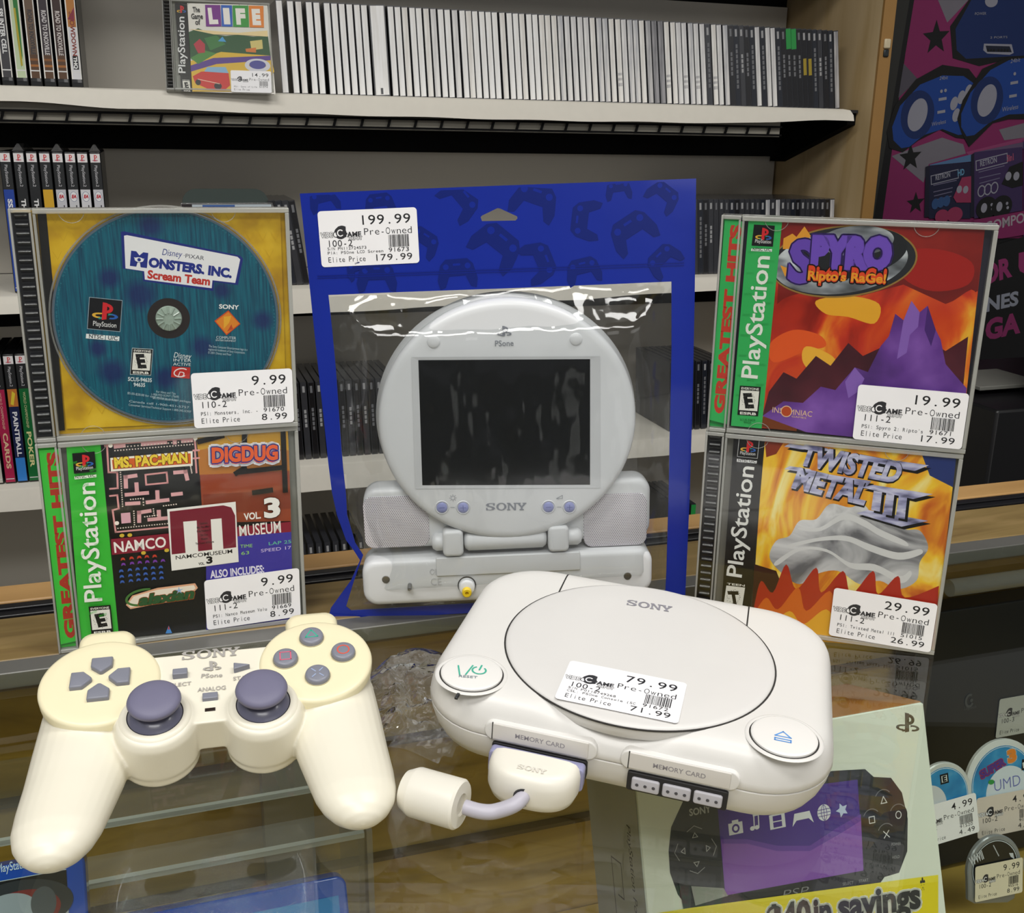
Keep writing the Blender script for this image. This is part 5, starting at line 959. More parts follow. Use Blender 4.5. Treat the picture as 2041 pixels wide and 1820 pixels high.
CDD=[case_mesh(.0092,.1245,.14,CASEG,CASEK,[(.3,.7,.86,.95,WTX2)]+txt(.38,.68,5,WTX2)),case_mesh(.0092,.1245,.14,CASEG,NAV,[(.3,.7,.86,.95,WTX)]+txt(.22,.78,9,WTX2)),case_mesh(.0092,.1245,.14,CASEG,CASEG,[(.3,.7,.87,.95,WTX)]+txt(.42,.66,4,WTX)),
     case_mesh(.0092,.1245,.14,CASEG,CASEK,[(.0,1,.74,.99,GRN)]+txt(.4,.68,4,WTX2)),case_mesh(.0092,.1245,.14,CASEG,CASEK,[(.3,.7,.86,.95,WTX),(.2,.85,.42,.63,YLW)]),case_mesh(.0092,.1245,.14,CASEG,CASEG,[(.35,.65,.86,.95,WTX2)])]
def put(me, name, u, v, z, label, cat, group=None, tilt=0):
    o=D.objects.new(name,me); COL.objects.link(o); o.matrix_world=at(u,v,z) @ Matrix.Rotation(tilt,4,'Y'); return tag(o,label,cat,group)
TOPX=[564,586,602.5,623,638,658.5,673,688,703,718,732,748,784,798,812,827,840,854.5,868.5,883,896.5,911,926,938.6,950.7,964.7,977.5,990,1005,1019,1031.5,1044,1058,1070,1083,1095,1107.5,1120,1133,1146,1159,1171,1183.5,1196.5,1208.5,1221,1234,1244,1257.6,1269,1281,1294,1306,1318.5,1330.5,1343,1353,1365,1378,1389,1401,1412,1424,1434.5,1447,1457,1466,1476,1486.5,1497,1507.5,1518.5,1529,1539.5,1550,1560.5,1571,1581.5,1592,1602.5,1613,1623.5,1634,1644.5,1655,1666]
TOPU=[p[0]/1000 for p in [(181.8,-2.1),(197.3,-2.4),(209.0,-2.5),(223.7,-2.8),(234.5,-2.7),(249.2,-3.0),(259.8,-3.2),(270.7,-3.2),(281.7,-3.6),(292.7,-3.7),(303.0,-3.7),(314.9,-4.1),(341.8,-4.1),(352.3,-4.6),(362.9,-4.3),(374.3,-4.7),(384.2,-4.8),(395.3,-4.9),(406.1,-5.1),(417.3,-5.3),(427.7,-5.5),(439.0,-5.2),(450.8,-5.7),(460.7,-5.4),(470.2,-5.9),(481.3,-5.6),(491.5,-6.1),(501.5,-5.9),(513.5,-6.3),(524.8,-6.4),(534.9,-6.5),(545.0,-6.7),(556.4,-6.7),(566.2,-7.0),(576.9,-7.0),(586.8,-7.5),(597.2,-7.2),(607.5,-7.0),(618.4,-6.7),(629.3,-6.5),(640.2,-7.0),(650.3,-6.7),(660.9,-6.5),(672.0,-6.2),(682.2,-6.0),(692.9,-5.7),(704.1,-5.5),(712.7,-5.3),(724.5,-5.7),(734.4,-5.5),(744.9,-5.3),(756.3,-5.0),(766.9,-4.7),(777.9,-4.5),(788.5,-4.2),(799.7,-4.0),(808.6,-4.5),(819.4,-4.3),(831.1,-4.0),(841.0,-3.8),(851.9,-3.5),(862.0,-4.1),(872.9,-3.8),(882.6,-3.6),(894.1,-3.3),(903.3,-3.1),(911.6,-2.9),(920.9,-2.7),(930.7,-2.5),(940.5,-2.2),(950.4,-2.0),(960.8,-2.6),(970.7,-2.3),(980.7,-2.1),(990.7,-1.9),(1000.7,-1.6),(1010.8,-1.4),(1020.9,-1.2),(1031.0,-0.9),(1041.1,-0.7),(1051.3,-0.5),(1061.6,-0.2),(1071.8,-0.0),(1082.2,0.2),(1092.5,0.5),(1103.4,0.7)]]
for i in range(1,len(TOPU)): TOPU[i]=max(TOPU[i],TOPU[i-1]+(.0240 if i==12 else .00985))
kinds={52:5,53:5,57:4,61:-3,65:-1,67:-1,68:-1,55:1}
wide=case_mesh(.0235,.1245,.14,CASEG,WR[0],[(.40,.55,.02,.09,CASEG)])
n=0
for i,u in enumerate(TOPU):
    f=i/len(TOPU); tilt=-math.radians(2.2+6.2*min(1,f*1.15)); n+=1
    pos='%s from left in the long top shelf row'%nth(n)
    if i==11: me=wide; lab='extra wide white shrink-wrapped double game case in the row on the top shelf'
    elif i<65 and i not in (61,):
        k=kinds.get(i); r_=rnd.random()
        if k is None: k = (0 if r_<.62 else 1 if r_<.88 else 2) if i<34 else (1 if r_<.3 else 2 if r_<.65 else 3 if r_<.9 else 4)  # painted glare weakens towards the right of the row
        me = CDS[i%2] if i in (46,54,57,59,62) else CDM[max(k,0)]; lab='silvery wrapped game case, '+pos
    else:
        if i in (76,77): me=CDD[3]; lab='dark game case with green sticker, '+pos
        elif i in (79,80): me=CDD[4]; lab='dark game case with yellow block, '+pos
        elif i in (70,72,73): me=CDM[2]; lab='bright wrapped game case, '+pos
        elif i==85: me=CDM[4]; lab='wrapped game case next to the wooden end panel, last on the top shelf'
        else: me=CDD[(0,1,2,0,1)[i%5]]; lab='dark lettered game case, '+pos
    put(me,'game_case',u,1.602,.3432+(.0011 if me is not wide else 0)*0,lab,'game case','disc cases in the long row on the top shelf',tilt)
# middle shelf: a few cases left of the pouch, a row at the right
for k,(u,t_) in enumerate(zip([[(171.1,-1.8)][0][0]/1000+.0098*i for i in range(4)],(-8,-8,-8,-8))):
    put(CDD[k%3],'game_case',u,1.602,.0705,'dark game case left of the blue pouch on the middle shelf, %s of four'%nth(k+1),'game case','dark cases left of the pouch on the middle shelf',math.radians(t_))
us=[p[0]/1000 for p in [(844.8,0.9),(1131.1,10.9)]]; m_=29
for k in range(m_):
    u=us[0]+(us[1]-us[0])*k/m_; bright=k in (15,17,28)
    put(CDM[3] if bright else CDD[(2,5,1,0,2,5)[k%6]],'game_case',u,1.602,.0705,('bright wrapped' if bright else 'grey spined')+' game case, %s from left on the middle shelf behind the right stack'%nth(k+1),'game case','grey cases behind the right stack on the middle shelf',math.radians(-4.5))
us=[p[0]/1000 for p in [(169.7,-0.5),(346.4,0.4)]]
for k in range(15):
    u=us[0]+(us[1]-us[0])*k/15; put(CDD[0] if k%2 else CDD[2],'game_case',u,1.602,-.2045,'black game case, %s from left on the low shelf behind the pouch'%nth(k+1),'game case','black cases behind the pouch on the low shelf',math.radians(-2))
us=[p[0]/1000 for p in [(827.6,5.7),(942.0,6.9)]]
for k in range(9):
    u=us[0]+(us[1]-us[0])*k/9; put(CDD[1] if k%2 else CDD[0],'game_case',u,1.602,-.2045,'black game case, %s from left on the low shelf behind the right stack'%nth(k+1),'game case','black cases behind the right stack on the low shelf',math.radians(-3))
us=[p[0]/1000 for p in [(176.3,-145.0),(260.7,-147.3)]]
for k in range(8):
    u=us[0]+.004+.0135*k-.0; put(CDD[2] if k%2 else CDD[5],'game_case',u*1.0,1.595,-.4695,'wrapped game case on the bottom shelf beside the pouch, %s from left'%nth(k+1),'game case','wrapped cases on the floor level shelf',math.radians(-2))
us=[p[0]/1000 for p in [(861.8,-133.2)]]
for k in range(4):
    put(CDD[3] if k in (1,3) else CDD[0],'game_case',us[0]+.013*k-.02,1.60,-.4695,'%s game case on the bottom shelf beside the right stack, %s from left'%('green topped' if k in (1,3) else 'black',nth(k+1)),'game case','cases on the floor level shelf at right')
# tall cases at the left
def tall(label, u, v, z, h, w, body, base, art, group, name='game_case'):
    t=thing(name,label,'game case',at(u,v,z),group)
    B().box(0,.0005,0,w,.135,h).build('case_shell',body,t,bevel=.0015)
    g=B(); g.loft([[(w/2+(w/2-.0006)*math.sin(math.radians(-80+160*k/10)),.0012-.0016*math.cos(math.radians(-80+160*k/10)),zz) for k in range(11)] for zz in (h*.012+.004,h*.992)],close=False,cap0=False,cap1=False); g.build('spine_sleeve',base,t,smooth=3.2)
    a=Art(step=.03); a.rough=.3; art(a,w*1000,h*1000); a.build('spine_print',t,(0,-.0007,0)); return t
CB=mat(H('131416'),.3,coat=.2); 
def spine_ps2(lower, ea=False, word=None, wc='f0f0f0'):
    def f(a,w,h):
        a.rect(1.2,h*.74,w-1.2,h-2.5,'2c2e30'); a.rect(1.2,h*.925,w-1.2,h*.985,'f2eeee'); c=w/2
        a.ell(c-.2,h*.939,3.6,1.1,'c88a9a'); a.ring(c,h*.965,2.6,h*.012,1.0,'d83a3a',a0=-90,a1=90); a.rect(c-1.2,h*.934,c,h*.977,'d83a3a')
        a.text('PlayStation.2',(c-1.7,h*.905),(c-1.7,h*.755),3.6,'d8d8dc')
        a.rect(1.2,2.5,w-1.2,h*.735,lower)
        if ea: a.ell(c,h*.685,5.0,7.4,'f2f2f4'); a.ring(c,h*.685,4.8,7.0,.7,'8a90a8'); a.text('EA',(c-3.0,h*.675),(c+3.2,h*.675),4.2,'c83040',bold=.06,shear=.25)
        if word: a.text(word,(c-2.4,h*(.625 if ea else .67)),(c-2.4,h*(.625 if ea else .67)-len(word)*7),5.2,wc,bold=.04)
        a.rect(2,h*.035,w-2,h*.042,'d8d8d8')
    return f
CLS=mat(H('3a3a3c'),.15,coat=.8,noise=.05)
us=[p[0]/1000 for p in [(-196.5,197.2),(-179.9,197.4),(-163.8,197.6),(-147.7,197.8),(-131.4,198.0),(-115.6,198.2),(-100.1,198.4),(-83.8,198.6)]]
specs=[('blue lower spine','2a4aa8',False,'SSX'),('shrink-wrapped black spine','2a2c2e',False,'THE GETAWAY'),('black spine','2a2c2e',False,'THE GETAWAY'),('yellow lower spine','e0b030',False,None),('wrapped pale spine with round mark','d0d0d6',True,'TIGER'),('pale spine and round mark','d8d8dc',True,'TIGER'),('pale spine and red round mark','e0e0e4',True,'TIGER'),('wrapped pale spine, rightmost','d4d4da',True,'TIGER')]
for k,(u,(d_,c,e_,wd_)) in enumerate(zip(us,specs)):
    t=tall('tall case, %s, %s from left, above the disc'%(d_,nth(k+1)),u,1.595,.0705,.190,.0148,CB,CLS,spine_ps2(c,e_,wd_,'28282c' if e_ else 'f0f0f0'),'tall cases above the open disc case')
    if 'wrapped' in d_: g=B(); g.loft([[(0,0,.190),(.0148,0,.190),(.0148,.13,.190),(0,.13,.190)],[(.006,.01,.1995),(.0085,.01,.1995),(.0085,.10,.1992),(.006,.10,.1992)]]); g.build('wrap_seam',clear('shrink_wrap',(.95,.95,.95),.08,1.5,body=.1),t)
us=[p[0]/1000 for p in [(-255.0,6.2),(-238.5,5.5),(-222.5,5.6),(-207.2,5.0)]]
specs=[('pale spine, leftmost','c8c4bc',None,'f0f0f0'),('crimson lower spine','b02850','CARDS','e8c8a0'),('dark blue and orange lower spine','20284e',None,'f0f0f4'),('green lower spine','1c6a38','POKER','e8e0a0')]
for k,(u,(d_,c,wd_,wc_)) in enumerate(zip(us,specs)):
    def f(a,w,h,c=c,wd_=wd_,wc_=wc_,k=k):
        spine_ps2(c)(a,w,h)
        if wd_: a.text(wd_,(w/2-2.6,h*.40),(w/2-2.6,h*.12),5.6,wc_,bold=.03)
        if k==1: a.text('WORLD CHAMPIONSHIP',(w/2-1.6,h*.71),(w/2-1.6,h*.43),3.2,'e8c0a8')
        if k==2: a.rect(1.2,h*.60,w-1.2,h*.735,'c87a3a'); a.poly([(w*.25,h*.62),(w*.5,h*.72),(w*.75,h*.70),(w*.5,h*.61)],'e8d040'); a.rect(1.2,3,w-1.2,h*.20,'3a86d8'); a.text('PAINTBALL',(w/2-2.6,h*.56),(w/2-2.6,h*.21),5.6,'f0f0f4',bold=.03)
        if k==3: a.text('WORLD CHAMPIONSHIP',(w/2-1.6,h*.71),(w/2-1.6,h*.43),3.2,'d8d0a0')
    tall('tall case with %s, on the low shelf at left'%d_,u,1.595,-.2045,.190,.0148,CB,CLS,f,'tall cases on the low shelf at left')
us=[p[0]/1000 for p in [(-199.6,3.4),(-182.8,3.3),(-165.3,3.2),(-148.2,3.0),(-131.3,2.9),(-114.6,2.8),(-97.5,2.6)]]
def dvd(base, word, wc, extra=None):
    def f(a,w,h):
        a.rect(1.2,h*.055,w-1.2,h*.99,base)
        if extra: extra(a,w,h)
        if word: a.text(word,(w/2-2.2,h*.50),(w/2-2.2,h*.21),5.2,wc,bold=.03)
        a.rect(2,h*.10,w-2,h*.108,'e0e0e0'); a.rect(1.2,h*.055,2.6,h*.99,'f2f0ea'); a.rect(w-2.4,h*.055,w-1.2,h*.99,'e4e2dc')
    return f
def lizard(a,w,h): a.poly([(w*.40,h),(w*.8,h),(w*.78,h*.4),(w*.74,h*.2),(w*.55,h*.12),(w*.45,h*.3)],'2f7a3c'); a.line([(w*.5,h*.5),(w*.60,h*.14)],2.5,'b8a838')
def sands(a,w,h): a.rect(1.2,h*.055,w-1.2,h*.21,'5e4432'); a.rect(1.2,h*.13,w-1.2,h*.145,'a86a34'); a.rect(1.2,h*.17,w-1.2,h*.185,'8a5a34')
def showd(a,w,h): a.rect(1.2,h*.40,w-1.2,h*.99,'b87a3a'); a.poly([(3,h*.45),(w-3,h*.53),(w-4,h*.44)],'8a2a50'); a.rect(w*.3,h*.12,w*.75,h*.21,'1a1a1c'); a.text('THQ',(w*.38,h*.205),(w*.38,h*.125),4,'f0f0f0',bold=.05)
rows=[('dark spine, leftmost','30302f',None,'f0f0f0',None),('dark spine with white lettering','47464a','SPLINTER CELL','f2f2f2',None),('pale green spine with a dark green figure','c4d4b0',None,'f0f0f0',lizard),('brown wrapped spine','6e5a4a','ROAD TO KNOXVILLE','3a3a40',sands),('dark brown spine, second copy','3a3238','ROAD TO KNOXVILLE','d8d4d4',sands),('dark brown spine, rightmost copy','3e2c28','ROAD TO KNOXVILLE','d8d0cc',sands),('orange and white spine, rightmost','dcdce0','SHOWDOWN','8a3a30',showd)]
for k,(u,(d_,c,wd_,wc_,ex)) in enumerate(zip(us,rows)):
    tall('tall case, %s, at left of the top shelf'%d_,u,1.60,.3435,.190,.0150,CB,CLS,dvd(c,wd_,wc_,ex),'tall cases at the left end of the top shelf')
# face-out case leaning on the top shelf
lf=jewel('face-out game case showing hills and a red car, leaning on the top shelf',pose((-.4737,1.4867,.3432),.2358,.3335),CG,CK,True,None)
a=Art(step=.02); a.rough=.35
a.poly([(32.8,120.4),(139.2,122.7),(143.9,-2.1),(34.0,-1.8)],'f0ece4')
a.poly([(16.4,120.3),(32.8,120.4),(33.2,-1.8),(19.8,-1.1)],'141416'); T=aff(*[(18.8,116.8),(30.7,116.9),(18.7,105.7)]); pslogo(a,lambda x,y:T(x,1-y),PSC); a.text('PlayStation',*[(26.0,23.5),(28.0,101.2)],9,'f0f0f0',bold=.012); T=aff(*[(20.9,15.6),(31.6,15.3),(21.7,-1.7)]); a.eh=16; esrb(a,lambda x,y:T(x,1-y),'E')
for ch,c,q in (('L','7a2a8c',[(56.1,118.9),(76.1,119.4),(76.1,89.7),(56.0,88.9)]),('I','2a62c0',[(77.1,119.5),(91.6,119.7),(91.0,89.9),(76.7,89.6)]),('F','3a9a3e',[(92.3,119.7),(113.2,120.3),(112.9,90.2),(91.8,89.8)]),('E','e8862a',[(114.0,120.3),(133.6,120.7),(132.9,90.4),(113.7,90.0)])):
    a.poly(q,c); w_=q[1][0]-q[0][0]; a.text(ch,(q[3][0]+w_*.22,q[3][1]+5),(q[2][0]-w_*.18,q[2][1]+5),19,'f4f0e8',bold=.07)
a.text('The',*[(39.8,108.1),(49.0,108.5)],7,'26262a',bold=.02); a.text('Game',*[(37.4,98.7),(52.5,99.3)],7,'26262a',bold=.02); a.text('of',*[(42.2,90.9),(49.0,91.2)],7,'26262a',bold=.02)
a.poly([(33.0,80.0),(45.5,85.8),(65.1,78.1),(81.1,76.6),(97.4,78.7),(117.6,77.0),(137.7,78.8),(139.7,50.0),(33.7,44.3)],'27552e'); a.poly([(33.6,84.2),(97.5,81.5),(137.4,86.3),(137.4,77.7),(97.4,78.7),(65.1,78.1)],'f0d8a0'); a.poly([(52.9,72.3),(69.1,77.2),(80.6,64.9),(60.1,55.7)],'3a7a3c'); a.poly([(70.7,68.8),(77.0,75.4),(81.7,68.2)],'4aa0d8')
a.poly([(33.5,40.1),(74.0,54.1),(139.8,51.1),(143.8,28.8),(119.9,0.5),(34.0,-1.8)],'e0b834'); a.poly([(33.2,33.8),(63.6,45.3),(139.8,51.1),(139.5,44.7),(67.2,37.0),(33.2,25.4)],'5a3a90'); a.poly([(33.7,44.3),(52.1,55.5),(67.9,51.8),(43.2,36.2)],'4a8a3a')
a.ring(*[(121.7,36.7)][0],17,9.5,5.5,'d8d8e0'); a.ell(*[(121.8,37.7)][0],11,6,'4a4a9a'); a.poly([(38.5,63.4),(46.8,71.1),(53.5,63.9),(52.9,52.3),(43.9,51.0)],'b83040'); a.poly([(113.2,70.4),(129.6,73.1),(130.0,60.4),(114.6,57.7)],'d8c878'); a.poly([(106.6,59.5),(120.9,61.7),(120.5,54.7),(107.4,55.3)],'d87a30')
a.poly([(35.5,19.2),(46.7,25.8),(70.8,28.3),(82.7,24.8),(83.9,8.0),(75.5,0.4),(57.5,0.9),(38.1,9.8)],'d02a22'); a.poly([(55.0,32.4),(79.1,33.2),(82.7,24.8),(50.7,26.0)],'8ab8d8'); a.ell(*[(67.8,6.5)][0],5,4.5,'1a1a1e'); a.ell(*[(42.1,11.0)][0],3.5,4,'1a1a1e'); a.line([(42.3,15.2),(69.9,9.7)],1.0,'f0c8b0')
a.build('cover_insert',lf,(0,.0018,0))
pricetag(lf,*[(85.3,28.7),(139.3,28.7),(85.0,-1.5)],'14.99','','PS1: Game of Life','51074','',(0,-.0002,0),(1,0,0),(0,0,1))
# small boxed card standing between the tall cases and the dark cases
hc=thing('boxed_card','dark round cornered card with a blue and white insert, behind the open disc case','memory card pack',at(*[(31.7,2.1)][0][0:1] and (([(31.6,-0.1)][0][0])/1000,1.60,.0705)))
W_=([(160.6,-3.7)][0][0]-[(31.6,-0.1)][0][0])/1000
B().loft([[(x,y,z) for x,z in rrect(W_*.94,.140,.020,10,W_*.49,.070)] for y in (.012,.0145)]).build('hang_card',mat(H('3c4844'),.5,noise=.05),hc)
B().box(0,.001,0,W_,.011,.121).build('clear_box',clear('pack_plastic',(.9,.9,.9),.06,1.5,body=.25,bodycol=(.5,.5,.5)),hc,bevel=.001)
a=Art(step=.03); a.rect(W_*120,2,W_*980,118.5,'c8d4dc'); a.rect(W_*230,100,W_*580,118,'3a62a8'); a.rect(W_*10,100,W_*120,119,'2a2428'); a.build('insert_card',hc,(0,.0005,0))
# ---------------------------------------------------------------- goods inside the counter, under the glass
PM=Matrix.Translation((.0853,.4463,-.1804)) @ Matrix(((.9483,-.2982,-.1085,0),(.3173,.8911,.3243,0),(0,-.342,.9397,0),(0,0,0,1)))
pb=thing('handheld_console_box','white carton picturing a black handheld console with purple screen, inside the counter','product box',PM)
g=B(); g.box(0,0,0,.19,.075,.16); g.build('carton',mat(H('e2e6da'),.45,noise=.04,nscale=20,name='carton_card'),pb,bevel=.0012)
g=B(); g.box(.001,.001,.1601,.189,.074,.1606); g.build('top_panel',mat(H('b0742c'),.4,noise=.08),pb)
a=Art(step=.01); a.rough=.35; BKK='2b2c2e'
a.rect(.5,.5,189.5,159.5,'e6eadd')
pslogo(a,(lambda T: (lambda x,y:T(x,1-y)))(aff(*[(170.0,157.5),(186.1,153.9),(168.5,145.5)])),('4a4438',)*4)
dev=[(50.3,127.9),(58.9,131.8),(122.1,129.6),(143.9,127.8),(149.3,123.2),(164.0,120.3),(169.8,106.4),(170.3,92.5),(167.7,77.9),(161.6,66.5),(149.3,64.5),(135.8,62.9),(33.0,69.2),(27.9,70.9)]+[(8,2)]
a.poly([(27.2,130.1),(37.5,133.1),(123.7,130.6),(144.7,128.1),(150.0,122.7),(161.7,120.2),(168.1,110.5),(170.2,95.0),(167.5,76.6),(160.3,65.5),(150.1,65.0),(146.0,61.5),(30.5,70.7),(25.3,70.8),(18.6,81.5),(15.3,93.7),(15.7,105.3),(18.6,117.6)],BKK)
a.poly([(47.7,128.9),(138.9,123.0),(136.5,71.4),(47.0,75.2)],'4a2e8e'); a.poly([(47.8,105.8),(63.8,102.8),(82.3,95.7),(103.1,91.8),(122.6,98.6),(138.6,103.2),(136.5,71.4),(47.0,75.2)],'8a56b4'); a.poly([(47.8,105.8),(63.8,102.8),(82.3,95.7),(103.1,91.8),(122.6,98.6),(138.6,103.2),(138.3,99.5),(123.6,94.8),(102.7,88.9),(82.0,92.8),(63.5,100.4),(48.2,103.3)],'6a40a4')
WH='e4e4ea'; a.text('SONY',*[(30.2,121.6),(43.5,121.4)],3.6,'b8b8ba',bold=.03)
cpt=[(57.5,109.9)][0]; a.rect(cpt[0]-4.4,cpt[1]-3.2,cpt[0]+4.4,cpt[1]+3.2,WH); a.rect(cpt[0]-2,cpt[1]+3,cpt[0]+2,cpt[1]+4.6,WH); a.ell(*cpt,2.4,2.4,'4a2e8e'); a.ell(*cpt,1.3,1.3,WH)
n1=[(67.8,108.0)][0]; n2=[(70.7,108.1)][0]; a.ell(*n1,1.5,1.2,WH); a.ell(*n2,1.5,1.2,WH); a.line([(n1[0]+1.2,n1[1]),(n1[0]+1.6,n1[1]+7)],.7,WH); a.line([(n2[0]+1.2,n2[1]),(n2[0]+1.6,n2[1]+7)],.7,WH); a.line([(n1[0]+1.6,n1[1]+7),(n2[0]+1.6,n2[1]+7)],1.2,WH)
fp=[(83.9,109.1)][0]; a.rect(fp[0]-5,fp[1]-4,fp[0]+5,fp[1]+4,WH); a.rect(fp[0]-2.8,fp[1]-3.2,fp[0]+2.8,fp[1]-.3,'4a2e8e'); a.rect(fp[0]-2.8,fp[1]+.3,fp[0]+2.8,fp[1]+3.2,'4a2e8e')
gpt=[(100.1,108.2)][0]; a.poly([(gpt[0]-7,gpt[1]-4),(gpt[0]-5,gpt[1]+3),(gpt[0]+5,gpt[1]+3),(gpt[0]+7,gpt[1]-4),(gpt[0]+4,gpt[1]-1),(gpt[0]-4,gpt[1]-1)],WH)
gl=[(114.4,108.5)][0]; a.ell(*gl,4.4,4.6,WH); 
for k in (-1,0,1): a.line([(gl[0]-4,gl[1]+k*1.8),(gl[0]+4,gl[1]+k*1.8)],.35,'4a2e8e')
a.ring(*gl,2,4.4,.35,'4a2e8e'); a.line([(gl[0],gl[1]-4.4),(gl[0],gl[1]+4.4)],.35,'4a2e8e'); star(a,*[(126.4,107.8)][0],4.2,'c8d4ee',.3,.5)
for p,sh in ((*[(154.9,108.4)],'t'),(*[(163.9,98.4)],'c'),(*[(145.5,98.8)],'s'),(*[(154.3,88.9)],'x')):
    a.ell(*p,6.2,6.4,'202123'); a.ring(*p,6.2,6.4,.5,'7a7a7c',a0=40,a1=150); x,y=p; c_='dededf'
    if sh=='t': a.line([(x-2,y-1.6),(x+2,y-1.6),(x,y+2.2)],.5,c_,True)
    if sh=='c': a.ring(x,y,2.1,2.3,.5,c_)
    if sh=='s': a.line([(x-1.8,y-1.8),(x+1.8,y-1.8),(x+1.8,y+1.8),(x-1.8,y+1.8)],.5,c_,True)
    if sh=='x': a.line([(x-1.8,y-1.9),(x+1.8,y+1.9)],.5,c_); a.line([(x-1.8,y+1.9),(x+1.8,y-1.9)],.5,c_)
for p,r_ in ((*[(32.1,111.0)],0),(*[(24.0,103.7)],90),(*[(39.4,102.6)],-90),(*[(31.5,95.3)],180)):
    t=math.radians(r_); R=lambda x,y:(p[0]+x*math.cos(t)-y*math.sin(t),p[1]+x*math.sin(t)+y*math.cos(t)); a.line([R(-1.6,-1.2),R(1.6,-1.2),R(0,1.2)],.4,'b8b8ba',True); a.line([R(-4.5,2.6),R(0,5),R(4.5,2.6)],.4,'a0a0a2')
a.text('PSP',*[(81.9,66.3),(99.2,65.5)],4.6,'8a8a8c',bold=-.01,shear=.2)
for w_,q in (('SELECT',[(121.5,65.9),(128.7,65.5)]),('START',[(132.4,65.4),(138.7,65.0)]),('VOL',[(62.5,68.1),(66.3,67.8)]),('HOME',[(45.6,68.4),(50.3,68.0)]),('POWER',[(156.8,81.8),(163.2,81.2)]),('HOLD',[(156.3,74.4),(161.4,74.0)])): a.text(w_,*q,1.6,'9a9a9c')
a.poly([(21.1,71.7),(19.4,89.4),(23.2,88.1),(26.8,86.8),(25.3,70.8)],'3a3c3e'); a.poly([(26.8,84.5),(46.2,79.5),(48.4,74.9),(28.2,73.7)],'9a9a94')
a.poly([(3.5,74.5),(186.7,59.3),(183.8,37.3)],'e8d420'); a.poly([(3.5,74.5),(25.5,73.1),(186.7,59.3),(186.2,55.4)],'eddc3a')
a.text('savings',*[(116.3,47.7),(172.3,43.6)],14,'3a3a3a',bold=.04,outline='f2f2ea',ow=1.3); a.text('in',*[(100.3,48.1),(111.7,47.3)],14,'3a3a3a',bold=.04,outline='f2f2ea',ow=1.3); a.text('$40',*[(69.9,49.1),(98.4,47.0)],15,'3a3a3a',bold=.04,outline='f2f2ea',ow=1.3); a.text('*',*[(172.9,47.7),(176.5,47.5)],11,'3a3a3a',bold=.05)
a.rect(.5,.5,189.5,24,'e8d420') if False else None
a.build('front_print',pb,(0,-.0004,0))
a=Art(step=.01); a.rough=.4; a.rect(.5,.5,74.5,159.5,'a9aba4'); DK='4a4a48'
for z in (20,58,96): 
    if z<90: a.line([(30,z),(30,z+34),(44,z+34),(44,z+14),(36,z+14)],.9,DK)
a.text('PlayStation Portable',(58,118),(58,50),5,DK,shear=.1)
a.build('side_print',pb,(-.0003,.075,0),(0,-1,0),(0,0,1))
# black boxed accessory behind, with its price sticker
UPB=pose(W(.5,.635,-.336),YAW,.10)
bb=thing('accessory_box','large black accessory box with a price sticker, at the back right inside the counter','product box',UPB)
B().box(.085,0,.0,.46,.026,.245).build('carton',mat(H('1b1d1e'),.4,noise=.15,nscale=15),bb,bevel=.0015)
a=Art(step=.02); p=[(145.1,158.4)][0]; a.ring(*p,5,6.5,2.2,'4a4e50',a0=60,a1=330); a.ell(p[0]+2,p[1],1.6,1.6,'4a4e50'); a.text('Logitech',*[(139.7,150.5),(152.7,150.3)],3,'4a4e50'); a.build('maker_mark',bb,(0,-.0006,0))
pricetag(bb,*[(177.9,154.7),(234.9,154.3),(176.5,117.6)],'','100-3','','91340','',(0,-.0009,0),(1,0,0),(0,0,1),col='c9ccc8')
a_=None
# clear wrapper on top edge: acrylic rod across the back
rod=thing('acrylic_rod','clear acrylic rod with a black band lying at the back right under the glass','display rod',at(0,0,0))
B().tube([(.53,.570,-.022),(.82,.570,-.022)],.0065,16).build('rod',clear('clear_rod',(.85,.86,.84),.05,1.5,body=.1),rod,smooth=1.2); B().tube([(.675,.570,-.022),(.690,.570,-.022)],.0068,16).build('band',mat(H('151515'),.4),rod,smooth=1.2)
# small round shelled game discs standing in the corner
def umd(cx,cz,R,rot,rimc,discc,label,tags,seed,off=0):
    M=pose(W(.6,.54,-.34),YAW,math.radians(15)) @ Matrix.Translation((cx*.001,-off,cz*.001)) @ Matrix.Rotation(rot,4,'Y')
    t=thing('cartridge_disc',label,'game disc',M,'small shelled discs inside the counter at right')
    P=[(R*math.cos(math.radians(a_)),R*math.sin(math.radians(a_))) for a_ in range(-20,201,8)]+[(-R*.86,-R*.95),(-R*.62,-R*1.06),(R*.62,-R*1.06),(R*.86,-R*.95)]
    g=B(); g.loft([[(x*.001*k,y,z*.001*k) for x,z in P] for k,y in ((.97,0),(1,.0008),(1,.0034),(.97,.0042))]); g.build('shell',rimc,t,smooth=.7)
    a=Art(step=.03); a.rough=.25; a.ell(0,0,R*.86,R*.86,discc); a.ring(0,0,R*.84,R*.84,.5,'d8e4ec')
    tags(a,R); a.build('label_print',t,(0,-.0002,0)); return t
WSH=mat(H('d6d8d4'),.3,coat=.4,name='white_shell'); CSH=mat(H('84888a'),.25,coat=.5,name='clear_shell')
SKYB=ramp_mat('sky_blue_print',[(.3,H('1c6aa8')),(.55,H('3a96cc')),(.75,H('8ac4e0'))],40,3,.3)
def t_e(a,R): a.rect(-2,10,6,18,'10181c'); a.rect(-.6,11.4,4.6,16.6,'dfe4e0'); a.text('E',(.3,12),(3.8,12),4,'10181c',bold=.06); a.ell(-14,-4,16,16,'d4d8dc')
(p,)=[(-49.9,142.1)]; (q,)=[(-23.1,137.4)]
o1=umd(p[0],p[1],q[0]-p[0],-.06,WSH,SKYB,'sky blue shelled disc marked E, half hidden beside the white carton',t_e,1,.012)
